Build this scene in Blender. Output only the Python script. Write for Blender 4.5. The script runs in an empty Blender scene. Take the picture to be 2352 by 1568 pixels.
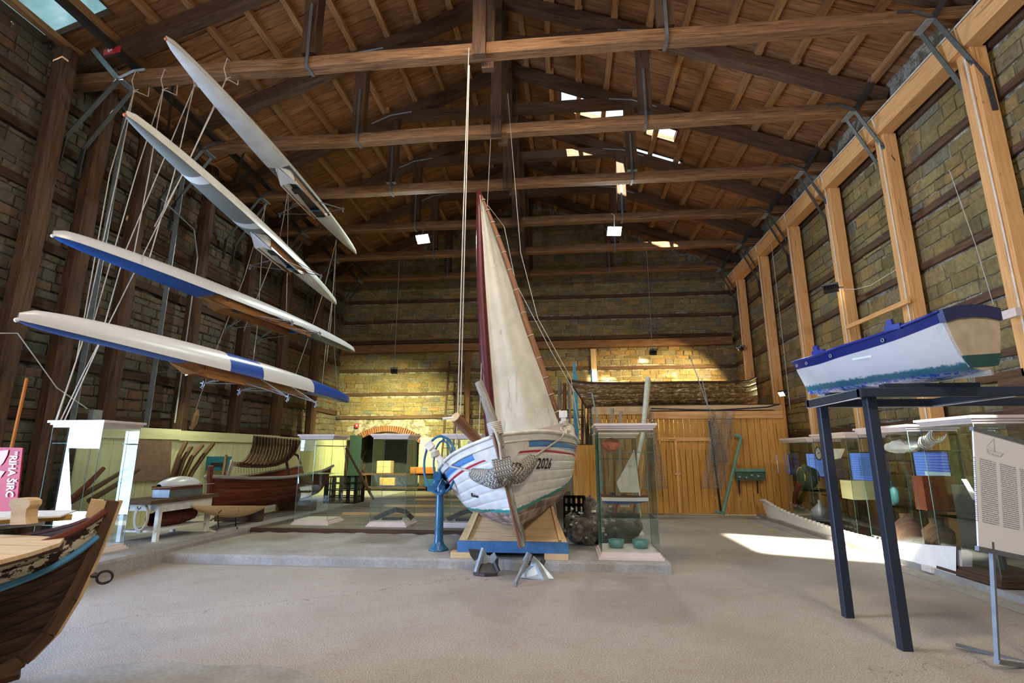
import bpy, math, random
import numpy as np
from mathutils import Matrix, Vector
random.seed(7); rng = np.random.RandomState(7)
S = bpy.context.scene; COL = S.collection
PI = math.pi
# ---------------------------------------------------------------- camera
F_PX, YAW, PIT, EYE = 1194.9, .0988, .213, 1.6
cd = bpy.data.cameras.new('camera'); cam = bpy.data.objects.new('camera', cd); COL.objects.link(cam)
cd.sensor_width = 36; cd.lens = F_PX/2352*36; cd.clip_start = .05; cd.clip_end = 400
cam.location = (0, 0, EYE); cam.rotation_euler = (PI/2+PIT, 0, YAW); S.camera = cam
# ---------------------------------------------------------------- world, sun, area lights, exposure
S.view_settings.view_transform = 'Standard'; S.view_settings.look = 'None'
S.view_settings.gamma = 1; S.view_settings.use_curve_mapping = False
S.view_settings.exposure = 0.0
w = bpy.data.worlds.new('sky'); S.world = w; w.use_nodes = True
bgn = w.node_tree.nodes['Background']; bgn.inputs['Color'].default_value = (.56, .76, 1, 1); bgn.inputs['Strength'].default_value = 2.6
def look(o, d):
    o.rotation_euler = Vector(d).to_track_quat('-Z', 'Y').to_euler()
def light(name, kind, loc, d, power, color, size=(1, 1), portal=False, angle=None, blend=.5):
    l = bpy.data.lights.new(name, kind); o = bpy.data.objects.new(name, l); COL.objects.link(o)
    o.location = loc; look(o, d); l.energy = power; l.color = color
    if kind == 'AREA':
        l.shape = 'RECTANGLE'; l.size, l.size_y = size
        if portal: l.cycles.is_portal = True
    if kind == 'SPOT':
        l.spot_size = angle; l.spot_blend = blend; l.shadow_soft_size = size[0]
    if kind == 'SUN': l.angle = size[0]
    return o
light('sun', 'SUN', (0, -20, 30), (.12, 1, -1), 60, (1, .93, .82), (.02, 0))
light('side_door_daylight', 'AREA', (-10.6, 2.6, 2.1), (1, .12, -.08), 1900, (.44, .62, 1), (3.8, 4.0))
for lx, ly, lp in ((-4.5, -1.5, 210), (3.4, -1.8, 430), (-1.2, 5.3, 260)):
    light('hall_fill', 'AREA', (lx, ly, 8.3), (-.04*lx, .55, -1), lp, (1, .88, .74), (1.6, 1.0))  # added fill lights overhead and out of view, no real fixtures
light('sky_portal', 'AREA', (1.0, 13.2, 12.1), (-.37, 0, -1), 1, (1, 1, 1), (2.2, 2.2), portal=True)
light('sky_portal_near', 'AREA', (3.0, -.8, 11.3), (-.37, 0, -1), 1, (1, 1, 1), (2.6, 2.6), portal=True)
# ---------------------------------------------------------------- calibrated ray helper (pixel of the photo -> point on a real plane)
def ray(px, py):
    a = (px-1176)/F_PX; b = -(py-784)/F_PX
    cp, sp = math.cos(PIT), math.sin(PIT); c, s = math.cos(YAW), math.sin(YAW)
    yf = cp-b*sp; z = sp+b*cp
    return a*c-yf*s, a*s+yf*c, z
def at(px, py, X=None, Y=None, Z=None):
    d = ray(px, py)
    t = X/d[0] if X is not None else Y/d[1] if Y is not None else (Z-EYE)/d[2]
    return Vector((t*d[0], t*d[1], EYE+t*d[2]))
def pj(x, y, z):
    z -= EYE; c, s = math.cos(YAW), math.sin(YAW); xr = x*c+y*s; yf = -x*s+y*c
    cp, sp = math.cos(PIT), math.sin(PIT); d = yf*cp+z*sp; u = -yf*sp+z*cp
    if d < .1: return (-9999, -9999, d)
    return (1176+F_PX*xr/d, 784-F_PX*u/d, d)
# ---------------------------------------------------------------- node helper
class N:
    def __init__(s, name, rough=.8, metal=0, spec=.3):
        s.m = bpy.data.materials.new(name); s.m.use_nodes = True; s.t = s.m.node_tree
        s.b = s.t.nodes['Principled BSDF']; s.b.inputs['Roughness'].default_value = rough
        s.b.inputs['Metallic'].default_value = metal; s.b.inputs['Specular IOR Level'].default_value = spec
        s.tc = None
    def n(s, k): return s.t.nodes.new(k)
    def l(s, a, b): s.t.links.new(a, b)
    def put(s, sock, v):
        if hasattr(v, 'is_linked') or isinstance(v, bpy.types.NodeSocket): s.l(v, sock)
        elif isinstance(v, (tuple, list)): sock.default_value = tuple(v)+((1,) if len(v) == 3 and sock.type == 'RGBA' else ())
        else: sock.default_value = v
    def co(s, which='Object'):
        if not s.tc: s.tc = s.n('ShaderNodeTexCoord')
        return s.tc.outputs[which]
    def math(s, op, a, b=0., c=0., clamp=False):
        q = s.n('ShaderNodeMath'); q.operation = op; q.use_clamp = clamp
        for i, v in enumerate((a, b, c)): s.put(q.inputs[i], v)
        return q.outputs[0]
    def rnd(s):
        o = s.n('ShaderNodeObjectInfo').outputs['Random']; g = s.n('ShaderNodeNewGeometry').outputs['Random Per Island']
        return s.math('FRACT', s.math('ADD', o, g))
    def map(s, v, scale=(1, 1, 1), off=None):
        q = s.n('ShaderNodeMapping'); s.put(q.inputs['Vector'], v); s.put(q.inputs['Scale'], scale)
        if off is not None: s.put(q.inputs['Location'], off)
        return q.outputs[0]
    def vec(s, x=0., y=0., z=0.):
        q = s.n('ShaderNodeCombineXYZ')
        for i, v in enumerate((x, y, z)): s.put(q.inputs[i], v)
        return q.outputs[0]
    def sep(s, v):
        q = s.n('ShaderNodeSeparateXYZ'); s.put(q.inputs[0], v); return q.outputs
    def noise(s, v, scale=5, detail=3, rough=.5, dist=0):
        q = s.n('ShaderNodeTexNoise'); s.put(q.inputs['Vector'], v); s.put(q.inputs['Scale'], scale)
        q.inputs['Detail'].default_value = detail; q.inputs['Roughness'].default_value = rough; q.inputs['Distortion'].default_value = dist
        return q.outputs['Fac']
    def ramp(s, f, stops, mode='LINEAR'):
        q = s.n('ShaderNodeValToRGB'); s.put(q.inputs[0], f); cr = q.color_ramp; cr.interpolation = mode
        while len(cr.elements) < len(stops): cr.elements.new(.5)
        for e, (p, c) in zip(cr.elements, stops):
            e.position = p; e.color = tuple(c)+(1,) if len(c) == 3 else c
        return q.outputs[0]
    def mix(s, f, a, b, mode='MIX'):
        q = s.n('ShaderNodeMix'); q.data_type = 'RGBA'; q.blend_type = mode
        s.put(q.inputs['Factor'], f); s.put(q.inputs['A'], a); s.put(q.inputs['B'], b)
        return [o for o in q.outputs if o.type == 'RGBA'][0]
    def step(s, v, e0, e1):
        q = s.n('ShaderNodeMapRange'); s.put(q.inputs[0], v); q.inputs[1].default_value = e0; q.inputs[2].default_value = e1
        return q.outputs[0]
    def bump(s, h, strength=.4, dist=.01):
        q = s.n('ShaderNodeBump'); s.put(q.inputs['Height'], h); q.inputs['Strength'].default_value = strength
        q.inputs['Distance'].default_value = dist; s.l(q.outputs[0], s.b.inputs['Normal'])
    def base(s, c): s.put(s.b.inputs['Base Color'], c); return s.m
def plain(name, c, rough=.6, metal=0, spec=.4, var=.15):
    n = N(name, rough, metal, spec)
    f = n.noise(n.co(), 9, 3)
    d = tuple(max(0, x*(1-var)) for x in c); l = tuple(min(1, x*(1+var)) for x in c)
    return n.base(n.ramp(f, [(.3, d), (.7, l)]))
def wood(name, dark, light, along=2.5, across=34, rough=.75, knots=True, bump=.35, rvar=.35):
    n = N(name, rough, 0, .25); uv = n.sep(n.co('UV')); r = n.rnd()
    v = n.vec(n.math('ADD', n.math('MULTIPLY', uv[0], along), n.math('MULTIPLY', r, 37)), n.math('MULTIPLY', uv[1], across), n.math('MULTIPLY', r, 11))
    f = n.noise(v, 1, 4, .6, .6)
    c = n.ramp(f, [(.28, dark), (.5, tuple((a+b)/2 for a, b in zip(dark, light))), (.75, light)])
    cr = n.noise(n.vec(n.math('ADD', n.math('MULTIPLY', uv[0], .9), n.math('MULTIPLY', r, 9)), n.math('MULTIPLY', uv[1], 16), r), 1, 2)
    c = n.mix(n.math('MULTIPLY', n.step(cr, .34, .30), .55 if knots else .2), c, tuple(x*.25 for x in dark))
    if knots:
        k = n.noise(n.vec(n.math('MULTIPLY', uv[0], 5), n.math('MULTIPLY', uv[1], 9), n.math('MULTIPLY', r, 31)), 1, 1)
        c = n.mix(n.math('MULTIPLY', n.step(k, .76, .80), .5), c, tuple(x*.3 for x in dark))
    c = n.mix(n.math('MULTIPLY', r, rvar), c, tuple(x*.5 for x in dark))
    n.bump(f, bump, .01)
    return n.base(c)
M = {}
M['tie'] = wood('old brown beam', (.125, .060, .027), (.42, .22, .098), 2, 26)
M['oldwood'] = wood('dark old timber', (.060, .032, .018), (.18, .10, .055), 2, 26)
M['roofwood'] = wood('reddish roof board', (.165, .068, .026), (.52, .245, .095), 2, 18)
M['purlin'] = wood('roof batten', (.27, .125, .05), (.62, .33, .14), 2, 24)
M['darkpost'] = wood('blackened post', (.045, .024, .014), (.15, .08, .042), 1.6, 16)
M['newwood'] = wood('fresh orange timber', (.66, .33, .12), (.86, .50, .21), 1.5, 22, rvar=.08, bump=.15)
M['pinewood'] = wood('orange pine boards', (.50, .24, .055), (.78, .43, .11), 1.6, 26, rvar=.28)
M['palewood'] = wood('pale raw wood', (.55, .36, .18), (.76, .55, .31), 2, 20, rvar=.15)
M['greywood'] = wood('weathered grey wood', (.20, .17, .13), (.48, .43, .36), 3, 30)
M['deckwood'] = wood('grey deck plank', (.14, .12, .09), (.30, .27, .21), 2, 22)
M['brownpole'] = wood('brown spar', (.20, .085, .045), (.42, .22, .13), 2, 20)
M['orangepole'] = wood('orange pole', (.42, .13, .02), (.62, .22, .05), 2, 20)
M['redhull'] = wood('red brown hull', (.085, .018, .008), (.21, .055, .025), 2, 12)
M['yellowboard'] = wood('pale yellow board', (.58, .58, .31), (.70, .70, .42), 1, 10, knots=False, rvar=.12, bump=.1)
M['whitewood'] = plain('white painted wood', (.72, .69, .62), .5)
M['cornice'] = plain('white cornice', (.70, .60, .55), .4, var=.05)
M['white'] = plain('clean white', (.8, .8, .79), .35, var=.04)
M['steel'] = plain('grey steel', (.22, .24, .26), .45, .6)
M['armsteel'] = plain('dull arm steel', (.085, .088, .09), .5, .5)
M['galv'] = plain('galvanised steel', (.36, .42, .46), .45, .5)
M['black'] = plain('black', (.012, .012, .013), .5)
M['darkmetal'] = plain('dark metal', (.05, .045, .04), .5, .3)
M['navysteel'] = plain('navy painted steel', (.020, .027, .045), .42, 0, .4, .06)
M['bluepaint'] = plain('blue machine paint', (.022, .115, .22), .3, 0, .6)
M['rope'] = plain('pale rope', (.55, .50, .42), .9)
M['cable'] = plain('white cable', (.7, .68, .64), .6)
M['red'] = plain('red paint', (.55, .03, .04), .5)
M['cotton'] = plain('terracotta cloth', (.55, .17, .09), .9)
M['concrete'] = None
def glassmat(name, tint=(.972, .992, .983), gl=1.0):
    m = bpy.data.materials.new(name); m.use_nodes = True; t = m.node_tree; t.nodes.clear()
    o = t.nodes.new('ShaderNodeOutputMaterial'); tr = t.nodes.new('ShaderNodeBsdfTransparent'); tr.inputs[0].default_value = (*tint, 1)
    g = t.nodes.new('ShaderNodeBsdfGlossy'); g.inputs['Roughness'].default_value = .01; g.inputs['Color'].default_value = (.9, 1, 1, 1)
    fr = t.nodes.new('ShaderNodeFresnel'); fr.inputs[0].default_value = 1.5
    mu = t.nodes.new('ShaderNodeMath'); mu.operation = 'MULTIPLY'; mu.inputs[1].default_value = gl; mu.use_clamp = True
    mx = t.nodes.new('ShaderNodeMixShader'); 
    ge = t.nodes.new('ShaderNodeNewGeometry'); m2 = t.nodes.new('ShaderNodeMath'); m2.operation = 'SUBTRACT'; m2.inputs[0].default_value = 1; t.links.new(ge.outputs['Backfacing'], m2.inputs[1])
    m3 = t.nodes.new('ShaderNodeMath'); m3.operation = 'MULTIPLY'; t.links.new(fr.outputs[0], m3.inputs[0]); t.links.new(m2.outputs[0], m3.inputs[1]); t.links.new(m3.outputs[0], mu.inputs[0]); t.links.new(mu.outputs[0], mx.inputs[0])
    t.links.new(tr.outputs[0], mx.inputs[1]); t.links.new(g.outputs[0], mx.inputs[2]); t.links.new(mx.outputs[0], o.inputs[0])
    return m
M['glass'] = glassmat('vitrine glass', gl=1.5)
M['glassedge'] = plain('green glass edge', (.11, .20, .18), .2)
def emit(name, c, s):
    n = N(name); n.b.inputs['Emission Color'].default_value = (*c, 1); n.b.inputs['Emission Strength'].default_value = s
    return n.base((*c,))
# stone
def stonemat(name, cols, rough=.9):
    n = N(name, rough, 0, .2); r = n.rnd(); o = n.co()
    g = n.n('ShaderNodeNewGeometry').outputs['Position']
    c = n.ramp(r, [(i/(len(cols)-1), k) for i, k in enumerate(cols)])
    f = n.noise(g, 14, 4, .65); c = n.mix(n.step(f, .35, .75), n.mix(.5, c, (.05, .04, .02)), c)
    c = n.mix(n.math('MULTIPLY', n.step(n.noise(g, 2.3, 3), .5, .75), .45), c, (.09, .075, .05))
    n.bump(f, .8, .02); return n.base(c)
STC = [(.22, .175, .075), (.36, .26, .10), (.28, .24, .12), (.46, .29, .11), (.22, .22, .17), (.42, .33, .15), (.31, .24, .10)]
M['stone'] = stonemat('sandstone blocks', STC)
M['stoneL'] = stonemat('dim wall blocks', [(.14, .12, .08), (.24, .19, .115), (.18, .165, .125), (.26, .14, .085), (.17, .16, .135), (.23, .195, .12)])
def mortarmat(name, c1, c2):
    n = N(name, .95, 0, .1); g = n.n('ShaderNodeNewGeometry').outputs['Position']
    f = n.noise(g, 3.1, 5, .7); f2 = n.noise(g, 22, 3)
    c = n.mix(n.step(f, .42, .56), c1, c2); c = n.mix(n.step(f2, .3, .7), n.mix(.6, c, (.02, .018, .015)), c)
    n.bump(f2, .7, .02); return n.base(c)
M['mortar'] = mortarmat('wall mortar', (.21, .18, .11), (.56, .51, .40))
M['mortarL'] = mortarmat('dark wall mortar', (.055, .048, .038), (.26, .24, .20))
M['brick'] = stonemat('red bricks', [(.30, .10, .05), (.42, .17, .08), (.36, .15, .09)])
# concrete floor with pebbly grain, damp patches and fine cracks
n = N('worn concrete floor', .75, 0, .3); g = n.n('ShaderNodeNewGeometry').outputs['Position']
f1 = n.noise(g, .55, 5, .6, .4); f2 = n.noise(g, 75, 3, .75); f3 = n.noise(g, 5, 4, .6)
c = n.ramp(f1, [(.3, (.40, .355, .31)), (.5, (.50, .45, .40)), (.7, (.56, .51, .46))])
f4 = n.noise(g, 190, 2, .6); c = n.mix(n.math('MULTIPLY', n.step(f4, .56, .40), .5), c, (.16, .12, .09)); c = n.mix(n.math('MULTIPLY', n.step(f2, .55, .40), .6), c, (.17, .125, .095)); c = n.mix(n.math('MULTIPLY', n.step(f2, .60, .74), .6), c, (.62, .57, .52))
c = n.mix(n.math('MULTIPLY', n.step(f3, .55, .75), .4), c, (.30, .20, .14))
gx = n.sep(g); wv = n.math('SUBTRACT', n.math('ADD', gx[1], n.math('MULTIPLY', n.noise(g, .9, 5, .7), 2.4)), n.math('MULTIPLY', gx[0], .62))
def crack(k0, wd): return n.step(n.math('ABSOLUTE', n.math('SUBTRACT', wv, k0)), wd, 0.)
c = n.mix(n.math('MULTIPLY', crack(9.15, .016), .75), c, (.06, .045, .035)); c = n.mix(n.math('MULTIPLY', crack(4.2, .014), .6), c, (.07, .05, .035))
vx = n.n('ShaderNodeTexVoronoi'); vx.feature = 'DISTANCE_TO_EDGE'; n.put(vx.inputs['Vector'], g); vx.inputs['Scale'].default_value = .35
n.bump(n.math('ADD', f2, n.math('MULTIPLY', f3, .4)), .55, .012); M['floor'] = n.base(c)
n = N('smooth grey cement', .8, 0, .3); g = n.n('ShaderNodeNewGeometry').outputs['Position']
f1 = n.noise(g, 1.4, 5, .65); f2 = n.noise(g, 30, 3)
c = n.ramp(f1, [(.3, (.27, .25, .225)), (.55, (.36, .34, .31)), (.75, (.43, .41, .38))]); c = n.mix(n.math('MULTIPLY', n.step(f2, .6, .4), .25), c, (.15, .13, .11))
n.bump(f2, .3, .006); M['cement'] = n.base(c)
# ---------------------------------------------------------------- mesh builder
WM = {}
class MB:
    def __init__(s): s.v = []; s.f = []; s.uv = []
    def add(s, vs, fs, uvs=None):
        o = len(s.v); s.v += [tuple(p) for p in vs]
        for i, f in enumerate(fs):
            s.f.append([o+k for k in f])
            s.uv.append(uvs[i] if uvs else [(vs[k][0]+vs[k][2]*.7, vs[k][1]+vs[k][2]*.7) for k in f])
        return s
    def beam(s, p0, p1, w, h, up=(0, 0, 1), seg=1, jit=0., ch=0.):
        p0, p1 = Vector(p0), Vector(p1); d = p1-p0; L = d.length; d.normalize(); up = Vector(up)
        if abs(d.dot(up)) > .98: up = Vector((0, 1, 0))
        x = d.cross(up).normalized(); z = x.cross(d).normalized()
        if ch: prof = [(-w/2+ch, -h/2), (w/2-ch, -h/2), (w/2, -h/2+ch), (w/2, h/2-ch), (w/2-ch, h/2), (-w/2+ch, h/2), (-w/2, h/2-ch), (-w/2, -h/2+ch)]
        else: prof = [(-w/2, -h/2), (w/2, -h/2), (w/2, h/2), (-w/2, h/2)]
        k = len(prof); vs = []; off = random.random()*20
        for i in range(seg+1):
            q = p0+d*(L*i/seg); jx = random.uniform(-jit, jit); jz = random.uniform(-jit, jit)
            for a, b in prof: vs.append(q+x*(a+jx+random.uniform(-jit, jit)*.4)+z*(b+jz+random.uniform(-jit, jit)*.4))
        fs = []; uv = []
        per = [0]
        for j in range(k):
            a, b = prof[j], prof[(j+1) % k]; per.append(per[-1]+math.hypot(a[0]-b[0], a[1]-b[1]))
        for i in range(seg):
            for j in range(k):
                a = i*k+j; b = i*k+(j+1) % k; fs.append([a, b, b+k, a+k]); u0 = L*i/seg+off; u1 = L*(i+1)/seg+off
                uv.append([(u0, per[j]), (u0, per[j+1]), (u1, per[j+1]), (u1, per[j])])
        fs.append(list(range(k))[::-1]); uv.append([(off+prof[j][0]*.2, prof[j][1]) for j in range(k)][::-1])
        fs.append([seg*k+j for j in range(k)]); uv.append([(off+prof[j][0]*.2, prof[j][1]) for j in range(k)])
        return s.add(vs, fs, uv)
    def box(s, c, sz, rz=0, ch=0.):
        a, b, e = sz; c = Vector(c); r = Matrix.Rotation(rz, 3, 'Z')
        m = max(sz)
        if m == e: return s.beam(c-Vector((0, 0, e/2)), c+Vector((0, 0, e/2)), b, a, up=r@Vector((1, 0, 0)), ch=ch)
        if m == a: q = r@Vector((a/2, 0, 0)); return s.beam(c-q, c+q, b, e, ch=ch)
        q = r@Vector((0, b/2, 0)); return s.beam(c-q, c+q, a, e, ch=ch)
    def bx(s, x0, x1, y0, y1, z0, z1, ch=0.):
        return s.box(((x0+x1)/2, (y0+y1)/2, (z0+z1)/2), (abs(x1-x0), abs(y1-y0), abs(z1-z0)), ch=ch)
    def tube(s, pts, r, seg=6, cap=True):
        pts = [Vector(p) for p in pts]; n = len(pts); rr = r if isinstance(r, (list, tuple)) else [r]*n
        vs = []; L = 0; fs = []; uv = []; ls = []
        ref = None
        for i, p in enumerate(pts):
            d = (pts[min(i+1, n-1)]-pts[max(i-1, 0)]).normalized()
            if ref is None: ref = Vector((0, 0, 1)) if abs(d.z) < .9 else Vector((1, 0, 0))
            x = d.cross(ref).normalized(); y = x.cross(d).normalized(); ref = y
            if i: L += (p-pts[i-1]).length
            ls.append(L)
            for j in range(seg):
                a = 2*PI*j/seg; vs.append(p+x*(math.cos(a)*rr[i])+y*(math.sin(a)*rr[i]))
        for i in range(n-1):
            for j in range(seg):
                a = i*seg+j; b = i*seg+(j+1) % seg; fs.append([a, b, b+seg, a+seg])
                c0 = 2*PI*rr[i]*j/seg; c1 = 2*PI*rr[i]*(j+1)/seg; uv.append([(ls[i], c0), (ls[i], c1), (ls[i+1], c1), (ls[i+1], c0)])
        if cap:
            fs.append(list(range(seg))[::-1]); uv.append([(0, 0)]*seg); fs.append([(n-1)*seg+j for j in range(seg)]); uv.append([(0, 0)]*seg)
        return s.add(vs, fs, uv)
    def ring(s, c, nrm, R, r, n=32, seg=8, a0=0, a1=2*PI):
        c = Vector(c); nrm = Vector(nrm).normalized(); x = nrm.cross(Vector((0, 0, 1)) if abs(nrm.z) < .9 else Vector((1, 0, 0))).normalized(); y = nrm.cross(x)
        return s.tube([c+x*(R*math.cos(a0+(a1-a0)*i/n))+y*(R*math.sin(a0+(a1-a0)*i/n)) for i in range(n+1)], r, seg)
    def lathe(s, c, prof, seg=24):
        c = Vector(c); k = len(prof); vs = []; fs = []
        for i in range(seg):
            a = 2*PI*i/seg
            for r, z in prof: vs.append(c+Vector((r*math.cos(a), r*math.sin(a), z)))
        for i in range(seg):
            j = (i+1) % seg
            for q in range(k-1): fs.append([i*k+q, j*k+q, j*k+q+1, i*k+q+1])
        return s.add(vs, fs)
    def grid(s, P, closed=False, flip=False):
        P = np.array(P, dtype=float); a, b = P.shape[:2]; fs = []; uv = []
        for i in range(a-1):
            for j in range(b-1):
                f = [i*b+j, i*b+j+1, (i+1)*b+j+1, (i+1)*b+j]; t = [(i/(a-1), j/(b-1)), (i/(a-1), (j+1)/(b-1)), ((i+1)/(a-1), (j+1)/(b-1)), ((i+1)/(a-1), j/(b-1))]
                fs.append(f[::-1] if flip else f); uv.append(t[::-1] if flip else t)
        return s.add(P.reshape(-1, 3), fs, uv)
    def prism(s, poly, d, t):
        """closed polygon of 3-D points, extruded by vector d*t"""
        poly = [Vector(p) for p in poly]; n = len(poly); e = Vector(d).normalized()*t
        vs = poly+[p+e for p in poly]; fs = [list(range(n)), [n+i for i in range(n)][::-1]]
        for i in range(n): j = (i+1) % n; fs.append([i, i+n, j+n, j])
        return s.add(vs, fs)
    def build(s, name, mat, parent=None, world=True, smooth=False, label=None, kind=None, cat=None, group=None, loc=None):
        me = bpy.data.meshes.new(name); org = Matrix()
        if parent is not None: org = WM[parent.name] if world else Matrix()
        elif loc is not None: org = Matrix.Translation(loc)
        elif world:
            v = np.array(s.v); org = Matrix.Translation(((v[:, 0].min()+v[:, 0].max())/2, (v[:, 1].min()+v[:, 1].max())/2, v[:, 2].min()))
        inv = org.inverted()
        me.from_pydata([tuple(inv@Vector(p)) for p in s.v], [], s.f)
        ul = me.uv_layers.new(name='UVMap'); ul.data.foreach_set('uv', [c for f in s.uv for p in f for c in p])
        if smooth: me.polygons.foreach_set('use_smooth', [True]*len(me.polygons))
        me.materials.append(mat if not isinstance(mat, str) else M[mat])
        o = bpy.data.objects.new(name, me); COL.objects.link(o)
        if parent is not None:
            o.parent = parent; WM[o.name] = org if world else WM[parent.name]
        else:
            o.matrix_world = org; WM[o.name] = org
        props(o, label, cat, group, kind); return o
def props(o, label=None, cat=None, group=None, kind=None):
    if label: o['label'] = label
    if cat: o['category'] = cat
    if group: o['group'] = group
    if kind: o['kind'] = kind
    return o
def thing(name, label, cat, loc=(0, 0, 0), mat=None, group=None, kind=None):
    o = bpy.data.objects.new(name, None); COL.objects.link(o); o.empty_display_size = .1
    m = mat if mat is not None else Matrix.Translation(loc); o.matrix_world = m; WM[o.name] = m
    return props(o, label, cat, group, kind)
def sub(parent, name, mat, fn, smooth=False, world=True, label=None, kind=None):
    b = MB(); fn(b); return b.build(name, mat, parent, world, smooth, label, kind)
def copy_at(src, name, parent, m):
    o = src.copy(); o.name = name; COL.objects.link(o); o.parent = parent; o.matrix_parent_inverse = Matrix(); o.matrix_basis = m; return o
# ================================================================ SETTING
XL, XR, YB, YF, XC = -9.6, 6.95, 21.3, -4.2, -1.35
def zd(x): return 12.60-.404*abs(x-XC)
# floor and raised platforms
MB().bx(-13, 9, -9, 24, -.3, 0).build('floor', 'floor', kind='structure')
def step_profile(name, x0, x1, y0, y1, z, mat='cement'):
    b = MB(); n = 40; P = []
    for i in range(n+1):
        x = x0+(x1-x0)*i/n; j = .012*math.sin(i*2.3)+random.uniform(-.01, .01)
        P.append([(x, y0+j-.012, -.02), (x, y0+j, z-.03+random.uniform(-.006, .004)), (x, y0+j+.03, z), (x, y1, z), (x, y1, -.02)])
    b.grid(P); e0 = [P[0][k] for k in range(5)]; e1 = [P[-1][k] for k in range(5)]
    b.add(e0, [[0, 1, 2, 3, 4]]); b.add(e1, [[4, 3, 2, 1, 0]])
    return b.build(name, mat, kind='structure')
step_profile('platform_centre', -6.25, 1.42, 7.82, 10.0, .13)
step_profile('platform_back', -6.0, .6, 9.98, 20.9, .155)
b = MB()
# left kerb platform, edge running in depth
P = []
for i in range(41):
    y = 5.2+(21-5.2)*i/40; j = random.uniform(-.015, .015); x = -6.08+j+(.2 if y > 8.6 else 0)*0
    P.append([(XL, y, -.02), (XL, y, .21), (x-.03, y, .21+random.uniform(-.006, .006)), (x, y, .18), (x+.012, y, -.02)])
b.grid(P); b.add(P[0], [[4, 3, 2, 1, 0]]); b.build('platform_left', 'cement', kind='structure')
step_profile('platform_right', 4.95, XR, 4.6, 14.8, .075)
# a pale kerb strip and yellow floor line
b = MB(); b.prism([(4.62, 4.9, .003), (4.83, 4.9, .003), (4.83, 14.7, .003), (4.62, 14.7, .003)], (0, 0, 1), .002); b.build('trim_1', 'cement', kind='structure')
yl = MB()
for y in (9.4, 9.9, 11.9, 12.7, 13.6): yl.prism([(4.28+.0*y, y, .002), (4.36, y, .002), (4.36, y+.42, .002), (4.28, y+.42, .002)], (0, 0, 1), .003)
nn = N('worn yellow line', .8); nn.put(nn.b.inputs['Alpha'], nn.step(nn.noise(nn.co(), 14, 4), .45, .52)); nn.base((.62, .50, .09)); yl.build('trim_2', nn.m, kind='structure')
# round cement patch at lower left
pa = MB(); ring = []
for i in range(36):
    a = 2*PI*i/36; r = 1+.12*math.sin(3*a)+.05*math.sin(7*a); ring.append((-2.75+1.0*r*math.cos(a), 3.75+.55*r*math.sin(a), .002))
pa.prism(ring, (0, 0, 1), .004); pa.build('trim_3', 'cement', kind='structure')
# ---- walls with stones
def unit_stones(k=12):
    out = []
    for i in range(k):
        c = .09; v = []
        for z, x in ((-.5, -.5), (-.5, .5), (.5, .5), (.5, -.5)):
            v.append((x+random.uniform(-.03, .03), 0, z+random.uniform(-.05, .05)))
        for q in range(4):
            x, _, z = v[q]; v.append((x*.98, .62+random.uniform(-.15, .15), z*.96))
        for q in range(4):
            x, _, z = v[q]; v.append((x*(1-2*c)+random.uniform(-.02, .02), 1+random.uniform(-.25, .2), z*(1-3.2*c)))
        f = []
        for q in range(4): j = (q+1) % 4; f += [(q, j, j+4, q+4), (q+4, j+4, j+8, q+8)]
        f.append((8, 9, 10, 11)); out.append((np.array(v), f))
    return out
UNITS = unit_stones()
def unit_meshes(mat):
    ms = []
    for v, f in UNITS:
        me = bpy.data.meshes.new('stone'); me.from_pydata([tuple(p) for p in v], [], f); me.materials.append(M[mat]); ms.append(me)
    return ms
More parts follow.
